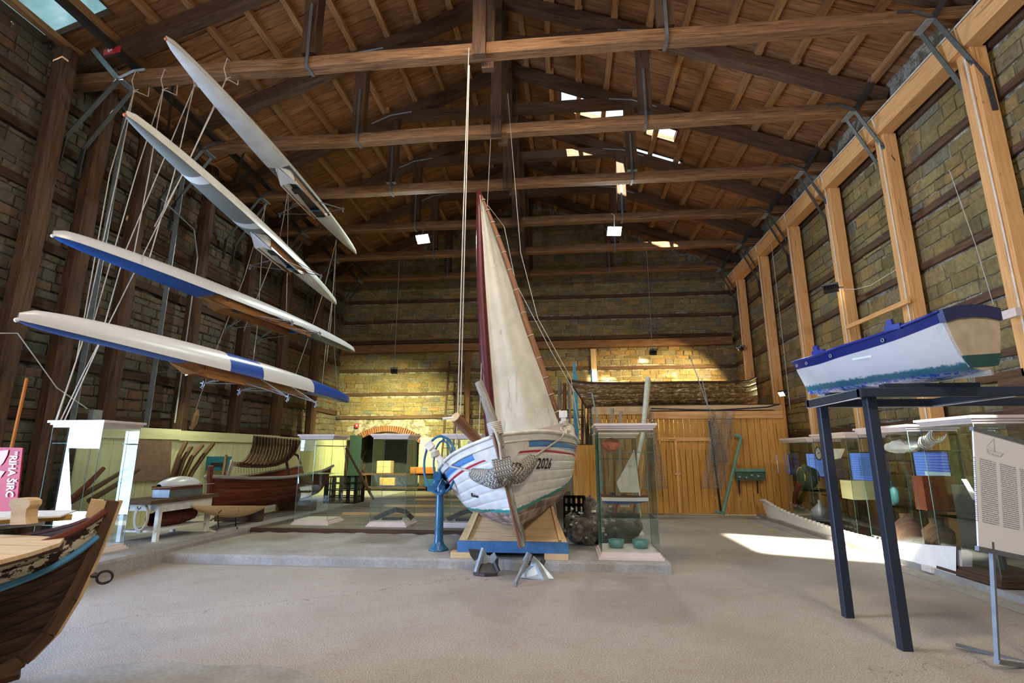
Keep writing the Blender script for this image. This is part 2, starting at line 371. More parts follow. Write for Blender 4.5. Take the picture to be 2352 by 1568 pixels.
def stone_wall(wall, fr, u0, u1, z0, ztop, bands, mat, holes=(), near=300, hgt=(.15, .25), wid=(.26, .62), keep=None):
    """fr(u,d,z)->world; courses of separate blocks; nearest 300 are objects, the rest one joined mesh"""
    L = []; z = z0
    stops = sorted(bands)
    while z < ztop(0, True):
        h = random.uniform(*hgt); nxt = [q for q in stops if q-.09 > z]
        if nxt and z+h > nxt[0]-.10:
            h = nxt[0]-.09-z
            if h < .08: z = nxt[0]+.09; continue
        u = u0-random.random()*.3
        while u < u1:
            ww = random.uniform(*wid); a, c = max(u, u0), min(u+ww, u1)
            if c-a > .1 and not any(a < hx1 and c > hx0 and z < hz1 and z+h > hz0 for hx0, hx1, hz0, hz1 in holes) and z+h < ztop((a+c)/2):
                dz = .03*math.sin(u*1.3+z*2)
                L.append(((a+c)/2, z+h/2+dz, c-a-.018, h-.016, random.uniform(.02, .055)))
            u += ww
        z += h
        if any(abs(z-(q-.09)) < .012 for q in stops): z += .18
    def key(s):
        p = fr(s[0], 0, s[1]); q = pj(*p)
        vis = -60 < q[0] < 2420 and -60 < q[1] < 1500 and q[2] > 0
        if keep is not None: vis = vis and keep(q)
        return (not vis, q[2])
    L.sort(key=key); ms = unit_meshes(mat)
    X = Vector(fr(1, 0, 0))-Vector(fr(0, 0, 0)); D = Vector(fr(0, 1, 0))-Vector(fr(0, 0, 0)); Z = Vector((0, 0, 1)); O = WM[wall.name].inverted()
    for s in L[:near]:
        p = Vector(fr(s[0], 0, s[1])); R = Matrix(((X.x*s[2], D.x*s[4], 0, p.x), (X.y*s[2], D.y*s[4], 0, p.y), (0, 0, s[3], p.z), (0, 0, 0, 1)))
        o = bpy.data.objects.new('stone', random.choice(ms)); COL.objects.link(o); o.parent = wall; o.matrix_basis = O@R
    V = []; Fc = []; n = 0; org = WM[wall.name].translation
    o0 = np.array(fr(0, 0, 0), dtype=float); X = np.array(X); D = np.array(D)
    for s in L[near:]:
        v, f = UNITS[random.randrange(len(UNITS))]
        w_ = o0[None]+X[None]*(s[0]+v[:, 0:1]*s[2])+D[None]*(v[:, 1:2]*s[4]); w_[:, 2] += s[1]+v[:, 2]*s[3]
        V.append(w_-np.array(org)); Fc += [tuple(i+n for i in q) for q in f]; n += 12
    me = bpy.data.meshes.new('stonework'); me.from_pydata(np.concatenate(V).tolist(), [], Fc); me.materials.append(M[mat])
    o = bpy.data.objects.new('stonework', me); COL.objects.link(o); o.parent = wall; o['kind'] = 'stuff'
# back wall
DOORX0, DOORX1, DOORZ = -8.6, -5.95, 2.42
b = MB()
def slab_y(b, x0, x1, z0, z1): b.bx(x0, x1, YB, YB+.4, z0, z1)
slab_y(b, XL-.4, DOORX0, 0, 9.2); slab_y(b, DOORX1, XR+.4, 0, 9.2); slab_y(b, DOORX0, DOORX1, DOORZ, 9.2)
b.prism([(XL-.4, YB, 9.2), (XR+.4, YB, 9.2), (XR+.4, YB, 9.4), (XC, YB, 12.7), (XL-.4, YB, 9.3)], (0, 1, 0), .4)
wall_back = b.build('wall_back', 'mortar', kind='structure')
BZ = [3.1, 4.05, 5.05, 6.0, 7.2, 8.1]
def topb(u, mx=False): return 12.3 if mx else min(zd(u)-.1, 12.3)
stone_wall(wall_back, lambda u, d, z: (u, YB-d, z), XL, XR, .1, topb, BZ, 'stone', holes=[(DOORX0-.1, DOORX1+.1, 0, DOORZ+.35)], keep=lambda q: 780 < q[0] < 1720 and 620 < q[1] < 1000, hgt=(.15, .24), wid=(.28, .6))
for z in BZ:
    if z == 6.0: continue
    sub(wall_back, 'embedded_timber', 'darkpost' if z > 6 else 'oldwood', lambda b: b.beam((XL+.1, YB-.03, z), (XR-.1, YB-.03, z+random.uniform(-.03, .05)), .12, .13, seg=14, jit=.012))
sub(wall_back, 'wall_beam', 'tie', lambda b: b.beam((XL+.2, YB-.16, 5.95), (XR-.2, YB-.16, 6.03), .28, .30, seg=10, jit=.01))
sub(wall_back, 'wall_beam', 'darkpost', lambda b: b.beam((XL+.2, YB-.05, 6.28), (XR-.2, YB-.05, 6.30), .16, .16, seg=10, jit=.01))
for x in (-3.95, 1.25): sub(wall_back, 'wall_post', 'palewood' if x > 0 else 'tie', lambda b: b.beam((x, YB-.14, .15), (x, YB-.14, 5.8), .22, .18, seg=5, jit=.008))
# brick arch over the doorway
for i in range(36):
    t = (i+.5)/36; a = PI*(.27+.46*t); cx, cz, R = (DOORX0+DOORX1)/2, .28, 2.25
    x = cx-R*math.cos(a); z = cz+R*math.sin(a); d = Vector((-math.cos(a), 0, math.sin(a)))
    sub(wall_back, 'brick', 'brick', lambda b: b.beam(Vector((x, YB-.06, z))-d*.02, Vector((x, YB-.06, z))+d*.22, .16, .065, up=(d.z, 0, -d.x)))
# left wall with the big side door
b = MB()
b.bx(XL-.4, XL, YF, .6, 0, 9.3); b.bx(XL-.4, XL, 4.6, YB+.4, 0, 9.12); b.bx(XL-.4, XL, .6, 4.6, 4.2, 9.3); b.bx(XL-.4, XL, 7.6, YB+.4, 9.12, 9.3)
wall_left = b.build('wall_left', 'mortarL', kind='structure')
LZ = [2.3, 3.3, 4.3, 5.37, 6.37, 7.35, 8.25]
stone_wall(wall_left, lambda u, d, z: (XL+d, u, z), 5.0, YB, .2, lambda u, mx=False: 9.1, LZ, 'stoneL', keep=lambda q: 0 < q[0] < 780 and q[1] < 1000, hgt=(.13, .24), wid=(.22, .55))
for z in LZ: sub(wall_left, 'embedded_timber', 'darkpost', lambda b: b.beam((XL+.02, 5.0, z), (XL+.02, YB-.05, z), .13, .17, seg=16, jit=.014))
# right wall
wall_right = MB().bx(XR, XR+.4, YF, YB+.4, 0, 9.35).build('wall_right', 'mortar', kind='structure')
RZ = [2.2, 3.15, 4.1, 5.1, 6.1, 7.1, 8.0]
stone_wall(wall_right, lambda u, d, z: (XR-d, u, z), 4.6, YB, .2, lambda u, mx=False: 9.1, RZ, 'stone', keep=lambda q: q[0] < 2352 and q[1] < 1050, hgt=(.16, .32), wid=(.26, .78))
for z in RZ: sub(wall_right, 'embedded_timber', 'oldwood', lambda b: b.beam((XR-.02, 4.6, z), (XR-.02, YB-.05, z), .12, .13, seg=16, jit=.014))
# front wall behind the camera, left unbroken to keep sky out of the glass
b = MB(); b.bx(XL-.4, XR+.4, YF-.4, YF, 0, 9.3)
b.prism([(XL-.4, YF-.4, 9.3), (XR+.4, YF-.4, 9.3), (XC, YF-.4, 12.7)], (0, 1, 0), .4); b.build('wall_front', 'mortar', kind='structure')
# plastered corner pillar and dark doorway piece at far left
wl = MB().bx(XL, -8.75, 4.7, 7.12, 2.62, 3.15).build('wall_lintel', 'mortar', kind='structure')
# ---------------------------------------------------------------- roof
SK = [(.1, 1.95, 12.95, 14.3), (1.85, 4.2, -1.9, .35), (-9.7, -8.35, 5.55, 7.55), (2.6, 3.45, 13.72, 14.3), (2.35, 3.85, 15.12, 15.62)]   # openings x0,x1,y0,y1
def slope_rects(x0, x1):
    ys = sorted({YF-.4, YB+.4} | {v for h in SK if h[0] < x1 and h[1] > x0 for v in h[2:]}); out = []
    for a, c in zip(ys, ys[1:]):
        hs = sorted(h for h in SK if h[2] <= a+.01 and h[3] >= c-.01 and h[0] < x1 and h[1] > x0); xa = x0
        for h in hs:
            if h[0] > xa: out.append((xa, h[0], a, c))
            xa = h[1]
        if xa < x1: out.append((xa, x1, a, c))
    return out
b = MB()
for side in ((XL-.3, XC), (XC, XR+.3)):
    for x0, x1, y0, y1 in slope_rects(*side):
        b.prism([(x0, y0, zd(x0)+.035), (x1, y0, zd(x1)+.035), (x1, y1, zd(x1)+.035), (x0, y1, zd(x0)+.035)], (0, 0, 1), .12)
ceiling = b.build('ceiling', 'roofwood', kind='structure')
for side in ((XL-.2, XC), (XC, XR+.2)):
    y = YF-.3
    while y < YB+.2:
        wdt = random.uniform(.19, .25); c = y+wdt/2; segs = [side]
        for h in SK:
            if h[2]-.05 < c < h[3]+.05: segs = [q for s_ in segs for q in ([(s_[0], min(s_[1], h[0])), (max(s_[0], h[1]), s_[1])] if h[0] < s_[1] and h[1] > s_[0] else [s_])]
        for x0, x1 in segs:
            if x1-x0 < .15: continue
            dz = random.uniform(-.012, .012)
            sub(ceiling, 'plank', 'roofwood', lambda b: b.beam((x0, c, zd(x0)+.02+dz), (x1, c, zd(x1)+.02+dz), wdt-.012, .028))
        y += wdt
TY = [7.92+2.374*i for i in range(6)]
bays = [YF-.2, 0.9, 3.2, 5.54]+TY+[YB]
for sgn in (-1, 1):
    for k in range(11):
        x = XC+sgn*(.42+.76*k)
        if not XL < x < XR+.1: continue
        for y0, y1 in zip(bays, bays[1:]):
            if any(h[0] < x < h[1] and h[2] < (y0+y1)/2 < h[3] for h in SK[1:2]): continue
            xx = x+random.uniform(-.05, .05)
            sub(ceiling, 'batten', 'purlin', lambda b: b.beam((xx, y0-.1, zd(xx)-.07), (xx+random.uniform(-.06, .06), y1+.12, zd(xx)-.07), .13, .12, seg=2, jit=.008))
sub(ceiling, 'ridge_beam', 'oldwood', lambda b: b.beam((XC, YF, 12.35), (XC, YB, 12.35), .16, .2))
# windows: two roof openings and the eave panels with daylight glow painted in
def skywin(name, h, mat):
    x0, x1, y0, y1 = h
    f = MB()
    for y in (y0, y1): f.beam((x0, y, zd(x0)+.08), (x1, y, zd(x1)+.08), .05, .16)
    for x in (x0, x1): f.beam((x, y0, zd(x)+.08), (x, y1, zd(x)+.08), .05, .16)
    o = f.build(name, 'oldwood', kind='structure')
    k = 2
    for i in range(k):
        a, c = y0+(y1-y0)*i/k+.01, y0+(y1-y0)*(i+1)/k-.01
        sub(o, 'pane', mat, lambda b: b.prism([(x0, a, zd(x0)+.15), (x1, a, zd(x1)+.15), (x1, c, zd(x1)+.15), (x0, c, zd(x0)+.15)], (0, 0, 1), .008))
    return o
skywin('window_1', SK[0], 'glass'); skywin('window_2', SK[1], 'glass')
n = N('roof sheet with daylight glow', .4); f = n.noise(n.co(), 2.2, 4, .6); n.b.inputs['Emission Strength'].default_value = .75  # emission stands in for daylight coming through the sheet
ec = n.ramp(f, [(.3, (.16, .36, .40)), (.55, (.30, .58, .64)), (.8, (.62, .86, .95))]); n.put(n.b.inputs['Emission Color'], ec); M['sheet'] = n.base((.3, .5, .55))
skywin('window_3', SK[2], 'sheet'); skywin('window_4', SK[3], 'glass'); skywin('window_5', SK[4], 'glass')
# ---------------------------------------------------------------- roof trusses
ORD = ['nearest', 'second', 'third', 'fourth', 'fifth', 'sixth and farthest']
TZ = 8.62
def strap(b, x, y, z0=8.62, h=.24, top=1.1, w=.055):
    t = .012
    b.beam((x, y-t, z0-t), (x, y-t, z0+h+top), w, t*2, up=(0, 1, 0)); b.beam((x, y-t, z0-t), (x, y+.27, z0-t), w, t*2)
    b.beam((x, y+.27, z0-t), (x, y+.27, z0+h+top), w, t*2, up=(0, 1, 0))
for i, Y in enumerate(TY):
    t = thing('roof_truss', '%s roof truss from the camera, old brown timber spanning wall to wall' % ORD[i], 'roof truss', (XC, Y, TZ), group='roof trusses in a row')
    jt = .012
    sub(t, 'tie_beam', 'tie', lambda b: b.beam((XL+.15, Y+.125, TZ+.115), (XR-.1, Y+.125, TZ+.115), .25, .235, seg=18, jit=jt, ch=.02))
    sub(t, 'king_post', 'oldwood', lambda b: b.beam((XC-.02, Y-.04, TZ-.10), (XC-.02, Y-.04, 12.1), .24, .13, up=(0, 1, 0), seg=4, jit=.006))
    sub(t, 'king_post', 'oldwood', lambda b: b.beam((XC+.10, Y+.30, TZ-.12), (XC+.10, Y+.30, 12.1), .22, .12, up=(0, 1, 0), seg=4, jit=.006))
    for q, x in ((-1, -4.62), (1, 1.93)):
        sub(t, 'queen_post', 'oldwood', lambda b: b.beam((x, Y+.13, TZ+.30), (x, Y+.13, 11.15), .27, .24, up=(0, 1, 0), seg=3, jit=.006))
        sub(t, 'iron_strap', 'steel', lambda b: strap(b, x-.02*q, Y-.012))
        xe = XL+.05 if q < 0 else XR-.05
        sub(t, 'principal_rafter', 'oldwood', lambda b: b.beam((xe, Y+.125, zd(xe)-.30), (XC, Y+.125, zd(XC)-.30), .24, .28, seg=8, jit=.012))
        sub(t, 'strut', 'oldwood', lambda b: b.beam((x-q*.1, Y+.125, 9.25), (x-q*2.2, Y+.125, 10.95), .0001+.16, .16, seg=2, jit=.006)) if False else None
        # steel end bracket: plate from tie bottom up to the rafter, beam arm, two bent arms to the post
        xb = -8.35 if q < 0 else 6.18; xo = -9.15 if q < 0 else 6.74
        def br(b):
            for yy in (Y-.03, Y+.28):
                b.beam((xb, yy, TZ-.02), (xb+(xo-xb)*.85, yy, 9.35), .095, .016, up=(0, 1, 0))
                b.tube([(xb-.52*q, yy, TZ+.17), (xb-.3*q, yy, TZ+.16), (xb, yy, TZ+.02)], .03, 4)
        sub(t, 'end_bracket', 'galv' if (i == 0 and q < 0) else 'armsteel', br)
        sub(t, 'bracket_plate', 'galv', lambda b: b.beam((xb-.05*q, Y-.05, TZ-.035), (xb-.05*q, Y+.30, TZ-.035), .13, .02))
        for k_, yy in enumerate((Y-.03, Y+.28)):
            ye = (Y-.11 if k_ == 0 else Y+.27); xe2 = 6.72 if q > 0 else -9.15
            sub(t, 'bracket_arm', 'armsteel', lambda b: (b.beam((xb, yy, TZ-.02), (xe2, ye, 7.35), .018, .085, up=(0, 1, 0)), b.beam((xe2, ye, 7.40), (xe2+.02*q, ye, 6.80), .085, .018, up=(0, 1, 0))))
    sub(t, 'collar_beam', 'oldwood', lambda b: b.beam((-4.75, Y+.13, 11.0), (2.05, Y+.13, 11.0), .22, .26, seg=8, jit=.012))
    sub(t, 'collar_plate', 'steel', lambda b: b.tube([(-5.25, Y-.02, 10.75), (-4.7, Y-.02, 10.98), (-4.1, Y-.02, 11.05)], .022, 4))
    sub(t, 'collar_plate', 'steel', lambda b: b.tube([(2.65, Y-.02, 10.72), (2.0, Y-.02, 10.98), (1.4, Y-.02, 11.05)], .022, 4))
# ---------------------------------------------------------------- fresh timber frame along the right wall
fr_ = thing('timber_frame', 'fresh orange timber post frame with top plate standing along the right stone wall', 'timber frame', (6.72, 14, 0))
sub(fr_, 'top_plate', 'newwood', lambda b: b.beam((6.62, 1, 8.17), (6.62, 20.5, 8.17), .28, .40, seg=1))
PY = [5.45, 7.95, 10.28, 12.50, 14.72, 17.05, 19.35]
for y in PY:
    sub(fr_, 'post', 'newwood', lambda b: b.beam((6.70, y, .05), (6.70, y, 7.97), .24, .26, up=(0, 1, 0), ch=.006))
    sub(fr_, 'post_board', 'newwood', lambda b: b.beam((6.70, y+.155, .05), (6.70, y+.155, 7.97), .22, .045, up=(0, 1, 0)))
sub(fr_, 'brace', 'newwood', lambda b: b.beam(at(1945, 752, X=6.5), at(2088, 690, X=6.5), .05, .09))
cb = []
for y in (10.28, 14.72): cb += [y]
def wiring(b):
    b.tube([(6.46, 2, 8.38), (6.46, 20.5, 8.38)], .014, 5)
    for y in PY: b.tube([(6.46, y-.06, 8.36), (6.52, y-.06, 7.9), (6.55, y-.06, 5), (6.55, y-.06, 1)], .013, 5)
sub(fr_, 'white_cable', 'cable', wiring)
# left posts and steel columns: each a piece of the left wall
for k, (y, r) in enumerate([(7.5, .17), (8.4, .16), (9.55, .16), (11.62, .16), (13.7, .16), (15.8, .16), (18.1, .15)]):
    sub(wall_left, 'wall_post', 'oldwood' if k in (0, 2, 5, 6) else 'darkpost', lambda b: b.beam((-9.12, y+.06, .2), (-9.14, y+.06, 9.0), .30, .30, up=(0, 1, 0), seg=8, jit=.018, ch=.06))
for y in (8.82, 10.56): sub(wall_left, 'steel_column', 'galv', lambda b: (b.beam((-9.0, y, .2), (-9.0, y, 8.6), .11, .012, up=(0, 1, 0)), b.beam((-9.06, y+.05, .2), (-9.06, y+.05, 8.6), .012, .11, up=(0, 1, 0))))
sub(wall_left, 'conduit', 'galv', lambda b: b.tube([(-8.9, 9.9, 7.2), (-8.8, 10.9, 6.9), (-8.85, 11.2, 6.3), (-8.9, 11.25, 2.3)], .018, 5))
rail = thing('steel_rail', 'long dark steel rail with a small red arrow plate, under the left roof slope', 'steel rail', (-8.3, 10, 8.9))
sub(rail, 'channel', 'darkmetal', lambda b: (b.beam((-8.15, 1, 8.92), (-8.15, 20.9, 8.92), .11, .05), b.beam((-8.10, 1, 8.96), (-8.10, 20.9, 8.96), .014, .09)))
for y0 in TY[:-1]: sub(rail, 'cross_tie', 'darkmetal', lambda b: b.beam((-8.9, y0+1.9, 8.75), (-7.6, y0+.4, 8.8), .05, .02))
pl = at(255, 118, Y=7.2)
sub(rail, 'sign_plate', 'red', lambda b: b.beam((-8.34, 7.50, 8.86), (-7.95, 7.44, 8.86), .012, .13))
sub(rail, 'arrow', 'white', lambda b: (b.beam((-8.22, 7.465, 8.84), (-8.14, 7.455, 8.88), .012, .02), b.beam((-8.21, 7.46, 8.83), (-8.21, 7.46, 8.89), .012, .018)))
# ---------------------------------------------------------------- yellow wainscot, back screen, deck, partition
wa = thing('wainscot', 'pale yellow-green board screen standing along the left wall behind the exhibits', 'wainscot', (-8.5, 13, .2))
y = 8.5
while y < 19.8:
    wd = random.uniform(.20, .26)
    sub(wa, 'board', 'yellowboard', lambda b: b.beam((-8.5, y+wd/2, .21), (-8.5, y+wd/2, 1.9), wd-.010, .025+random.uniform(0, .004), up=(1, 0, 0)))
    y += wd
for a, c in ((8.5, 10.9), (10.91, 15), (15.01, 19.9)): sub(wa, 'top_rail', 'yellowboard', lambda b: b.beam((-8.47, a, 2.0), (-8.47, c, 2.02), .05, .22))
ws = thing('board_screen', 'bright yellow-green board screen against the back wall behind the blue wheel', 'board screen', (-4, 20.8, .15))
x = -5.75
while x < .2:
    wd = random.uniform(.22, .3)
    sub(ws, 'board', 'yellowboard', lambda b: b.beam((x+wd/2, 20.75, .16), (x+wd/2, 20.75, 2.25), wd-.012, .03, up=(0, 1, 0)))
    x += wd
dk = thing('plank_deck', 'weathered grey plank deck behind the glass cases at back left', 'plank deck', (-4, 15, .155))
y = 10.06
while y < 20.5:
    wd = random.uniform(.26, .34)
    sub(dk, 'plank', 'deckwood', lambda b: b.beam((-6.05, y+wd/2, .185), (.2, y+wd/2, .185), wd-.02, .05, seg=3, jit=.003))
    y += wd
sub(dk, 'edge_board', 'darkpost', lambda b: b.beam((-6.05, 10.02, .17), (.3, 10.02, .17), .05, .09))
pt = thing('partition', 'orange pine board partition with two doors under the old wooden wreck', 'partition', (3.2, 15.1, 0))
x = .80
DX0, DX1 = 2.42, 4.15
while x < 5.95:
    wd = random.uniform(.11, .20); z0, z1 = .03, 2.72
    dp = 15.05+random.uniform(-.012, .012)
    sub(pt, 'board', 'pinewood', lambda b: b.beam((x+wd/2, dp, z0), (x+wd/2, dp, z1), wd-.016, .028, up=(0, 1, 0)))
    x += wd
x = .22
while x < .78:
    wd = random.uniform(.12, .2)
    sub(pt, 'board', 'pinewood', lambda b: b.beam((x+wd/2, 15.05, .03), (x+wd/2, 15.05, 1.85), wd-.007, .028, up=(0, 1, 0)))
    x += wd
sub(pt, 'top_rail', 'palewood', lambda b: b.beam((.80, 15.02, 2.80), (2.4, 15.02, 2.80), .06, .22))
sub(pt, 'top_rail', 'newwood', lambda b: b.beam((2.41, 15.0, 2.66), (5.95, 15.0, 2.66), .06, .20))
sub(pt, 'top_rail', 'palewood', lambda b: b.beam((2.41, 15.02, 2.86), (5.95, 15.02, 2.86), .06, .13))
sub(pt, 'door_rail', 'newwood', lambda b: b.beam((2.55, 14.99, 2.0), (4.0, 14.99, 2.0), .04, .10))
sub(pt, 'door_stile', 'newwood', lambda b: b.beam((3.05, 14.99, .05), (3.05, 14.99, 1.95), .07, .03, up=(0, 1, 0)))
sub(pt, 'door_gap', 'black', lambda b: b.beam((4.12, 15.02, .05), (4.0, 15.02, 2.5), .05, .02, up=(0, 1, 0)))
sub(pt, 'roof_panel', 'darkpost', lambda b: b.bx(1.45, 5.9, 15.06, 20.5, 2.90, 2.96))
sub(pt, 'handle', 'palewood', lambda b: b.box(tuple(at(1556, 1088, Y=14.98)), (.17, .04, .05)))
# ================================================================ BOATS
def pchip(xs, ys, x):
    xs = np.array(xs, float); ys = np.array(ys, float); h = np.diff(xs); d = np.diff(ys)/h; m = np.zeros(len(xs))
    m[0] = d[0]; m[-1] = d[-1]
    for i in range(1, len(xs)-1):
        m[i] = 0 if d[i-1]*d[i] <= 0 else 2*d[i-1]*d[i]/(d[i-1]+d[i])
    x = np.clip(x, xs[0], xs[-1]); i = np.clip(np.searchsorted(xs, x)-1, 0, len(h)-1); t = (x-xs[i])/h[i]
    return (2*t**3-3*t**2+1)*ys[i]+(t**3-2*t**2+t)*h[i]*m[i]+(-2*t**3+3*t**2)*ys[i+1]+(t**3-t**2)*h[i]*m[i+1]
class Hull:
    """local frame: +x forward, y to one side, z up, stem foot at the origin. st rows: d, half beam, sheer z, keel z, section exponent"""
    def __init__(s, L, st, rake=.2, rp=1.3): s.L, s.st, s.rake, s.rp = L, np.array(st, float), rake, rp
    def g(s, k, d): return float(pchip(s.st[:, 0], s.st[:, k], d))
    def p(s, d, u, side, inset=0.):
        hb, zs, zk, e = (s.g(k, d) for k in (1, 2, 3, 4)); X0 = s.rake*(u**s.rp)
        y = .018+(hb-.018)*(u**e)-inset; x = X0-d*(1+X0/s.L)
        return (x, side*max(y, .004), zk+(zs-zk)*u)
    def below(s, d, u): return (s.g(2, d)-s.g(3, d))*(1-u)
    def patch(s, b, u0, u1, side, nd=26, nu=4, inset=0., groove=.010, d0=0., d1=None):
        d1 = s.L if d1 is None else d1
        us = [u0]+[u0+(u1-u0)*(.04+.92*i/nu) for i in range(nu+1)]+[u1]; ins = [groove]+[0]*(nu+1)+[groove]
        if not groove: us = [u0+(u1-u0)*i/nu for i in range(nu+1)]; ins = [0]*(nu+1)
        P = []; UV = []
        for i in range(nd+1):
            d = d0+(d1-d0)*(i/nd)**1.5
            P.append([s.p(d, u, side, inset+q) for u, q in zip(us, ins)]); UV.append([(d, s.below(d, u)) for u in us])
        o = len(b.v); w_ = len(us)
        b.v += [q for r in P for q in r]
        for i in range(nd):
            for j in range(w_-1):
                f = [(i, j), (i, j+1), (i+1, j+1), (i+1, j)]
                if side > 0: f = f[::-1]
                b.f.append([o+r*w_+c for r, c in f]); b.uv.append([UV[r][c] for r, c in f])
    def rail(s, u, side, n=30, d0=0., d1=None, out=.0, dz=0.):
        d1 = s.L if d1 is None else d1
        return [Vector(s.p(d0+(d1-d0)*(i/n)**1.4, u, side, -out))+Vector((0, 0, dz)) for i in range(n+1)]
def frame(o, fwd, roll=0., pitch=0.):
    f = Vector(fwd).normalized(); r = Vector((0, 0, 1)).cross(f).normalized()   # r: to the left of forward
    u = f.cross(r); f2 = f*math.cos(pitch)+u*math.sin(pitch); u2 = u*math.cos(pitch)-f*math.sin(pitch)
    r3 = r*math.cos(roll)+u2*math.sin(roll); u3 = u2*math.cos(roll)-r*math.sin(roll)
    m = Matrix.Identity(4)
    for i, v in enumerate((f2, r3, u3)):
        for j in range(3): m[j][i] = v[j]
    m.translation = Vector(o); return m
# ---- painted hull of the sail boat; forward is towards the camera, local +y is image right
hn = N('white hull with blue and red bands', .45, 0, .45)
uv = hn.sep(hn.co('UV')); oz = hn.sep(hn.co())[2]; d_, b_ = uv[0], uv[1]
def band(n, v, lo, hi, w=.004): return n.math('MULTIPLY', n.step(v, lo-w, lo+w), n.step(v, hi+w, hi-w))
nz = hn.noise(hn.co(), 6, 4, .6); nb = hn.noise(hn.co(), 30, 4, .7)
c = hn.mix(hn.step(nz, .35, .7), (.70, .66, .60), (.84, .83, .81))
c = hn.mix(hn.math('MULTIPLY', hn.step(nb, .68, .72), .6), c, (.35, .25, .18))
past = hn.step(hn.math('ADD', d_, hn.math('MULTIPLY', b_, .9)), .34, .36)
c = hn.mix(hn.math('MULTIPLY', band(hn, b_, .12, .205), past), c, (.10, .27, .56))
c = hn.mix(hn.math('MULTIPLY', band(hn, b_, .245, .275), past), c, (.52, .025, .035))
c = hn.mix(band(hn, b_, .100, .112), c, (.50, .32, .14))
wl = hn.math('ADD', hn.math('SUBTRACT', oz, hn.math('MULTIPLY', hn.math('MINIMUM', d_, 2.2), .065)), hn.math('MULTIPLY', hn.noise(hn.co(), 9, 3), .05))
c = hn.mix(hn.step(wl, .300, .290), c, (.03, .26, .22))
c = hn.mix(hn.step(wl, .255, .235), c, hn.mix(hn.step(hn.noise(hn.co(), 7, 4), .4, .6), (.16, .10, .075), (.42, .30, .26)))
hn.bump(nb, .15, .004); M['hero'] = hn.base(c)
HL = 5.6
hero = Hull(HL, [(0, .02, 1.28, 0, 1.0), (.18, .34, 1.25, 0, .72), (.45, .66, 1.20, -.0, .55), (.9, .95, 1.11, -.02, .40), (1.5, 1.14, 1.03, -.03, .29), (2.4, 1.21, .98, -.03, .24), (3.6, 1.12, 1.0, 0, .28), (4.7, .88, 1.08, .08, .42), (5.6, .60, 1.18, .22, .5)], rake=.22, rp=1.2)
hm = frame((-.64, 7.35, .60), (.05, -1, 0), roll=math.radians(13))
boat = thing('sailing_boat', 'white wooden sailing boat with blue and red bands and number 2026 on a cradle', 'boat', mat=hm)
us = [0, .07, .15, .24, .34, .45, .56, .67, .76, .84, .905, 1.0]
for side in (-1, 1):
    for a, c in zip(us, us[1:]):
        sub(boat, 'hull_plank', M['hero'], lambda b: hero.patch(b, a, c, side, nd=30, nu=3, groove=.007), smooth=True, world=False)
    sub(boat, 'inner_hull', 'greywood', lambda b: hero.patch(b, 0, 1, side, nd=24, nu=10, inset=.02, groove=0), smooth=True, world=False)
    sub(boat, 'gunwale', 'whitewood', lambda b: b.tube(hero.rail(1, side, out=.014, dz=.0), .024, 8), smooth=True, world=False)
    sub(boat, 'rubbing_strake', 'whitewood', lambda b: b.tube(hero.rail(.915, side, out=.012), .018, 6), smooth=True, world=False)
# stem, keel, rudderless transom
st = [(.02, 0, -.20), (.06, 0, 0), (.11, 0, .35), (.17, 0, .75), (.24, 0, 1.1), (.27, 0, 1.32)]
sub(boat, 'stem', 'greywood', lambda b: [b.beam(p, q, .085, .13, up=(1, 0, 0)) for p, q in zip([Vector(x)-Vector((.02, 0, 0)) for x in st], [Vector(x)-Vector((.02, 0, 0)) for x in st[1:]])], world=False)
sub(boat, 'stem_capping', 'brownpole', lambda b: b.tube([Vector(x)+Vector((.05, -.028, 0)) for x in st], .017, 6), world=False)
sub(boat, 'keel', 'greywood', lambda b: (b.beam((0.03, 0, -.10), (-4.9, 0, -.10), .07, .24), b.prism([(.05, -.04, -.22), (.06, -.04, .06), (-.55, -.04, .04), (-.35, -.04, -.22)], (0, 1, 0), .08)), world=False)
def tran(b):
    P = [hero.p(HL, u/8, 1) for u in range(9)]; Q = [hero.p(HL, u/8, -1) for u in range(8, -1, -1)]
    b.prism(P+Q, (1, 0, 0), .05)
sub(boat, 'transom', M['hero'], tran, world=False)
def deckpatch(b, d0, d1, drop=.10):
    P = []
    for i in range(15):
        d = d0+(d1-d0)*i/14; r = Vector(hero.p(d, 1, 1)); hb = max(r.y-.03, .01)
        P.append([(r.x, hb*k/6, r.z-drop+.06*(1-(k/6)**2)) for k in range(-6, 7)])
    b.grid(P)
sub(boat, 'foredeck', 'whitewood', lambda b: deckpatch(b, .05, 2.0), smooth=True, world=False)
sub(boat, 'side_deck', 'whitewood', lambda b: deckpatch(b, 2.0, 5.5, .2), smooth=True, world=False)
# raised washboard (grey white planks with stained patch) on the image-right side
for side, dd in ((1, .35), (-1, 1.1)):
    def wb(b):
        P = []
        for i in range(22):
            d = dd+(4.9-dd)*i/21; p = Vector(hero.p(d, 1, side)); h = .17*min(1, i/3, (21-i)/3+.3)
            P.append([p+Vector((0, side*.012, .02)), p+Vector((0, side*.018, .03+h)), p+Vector((0, -side*.02, .03+h)), p+Vector((0, -side*.02, .02))])
        b.grid(P, flip=side < 0)
    sub(boat, 'washboard', 'cornice', wb, world=False)
def stp(b):
    P = []
    for i in range(12):
        d = 1.7+1.7*i/11; p = Vector(hero.p(d, 1, 1)); P.append([p+Vector((0, .024, .05+.02*(i == 0))), p+Vector((0, .024, .17-.06*(i == 0)))])
    b.grid(P)
sub(boat, 'stained_patch', plain('faded red brown', (.33, .17, .12), .8), stp, world=False)
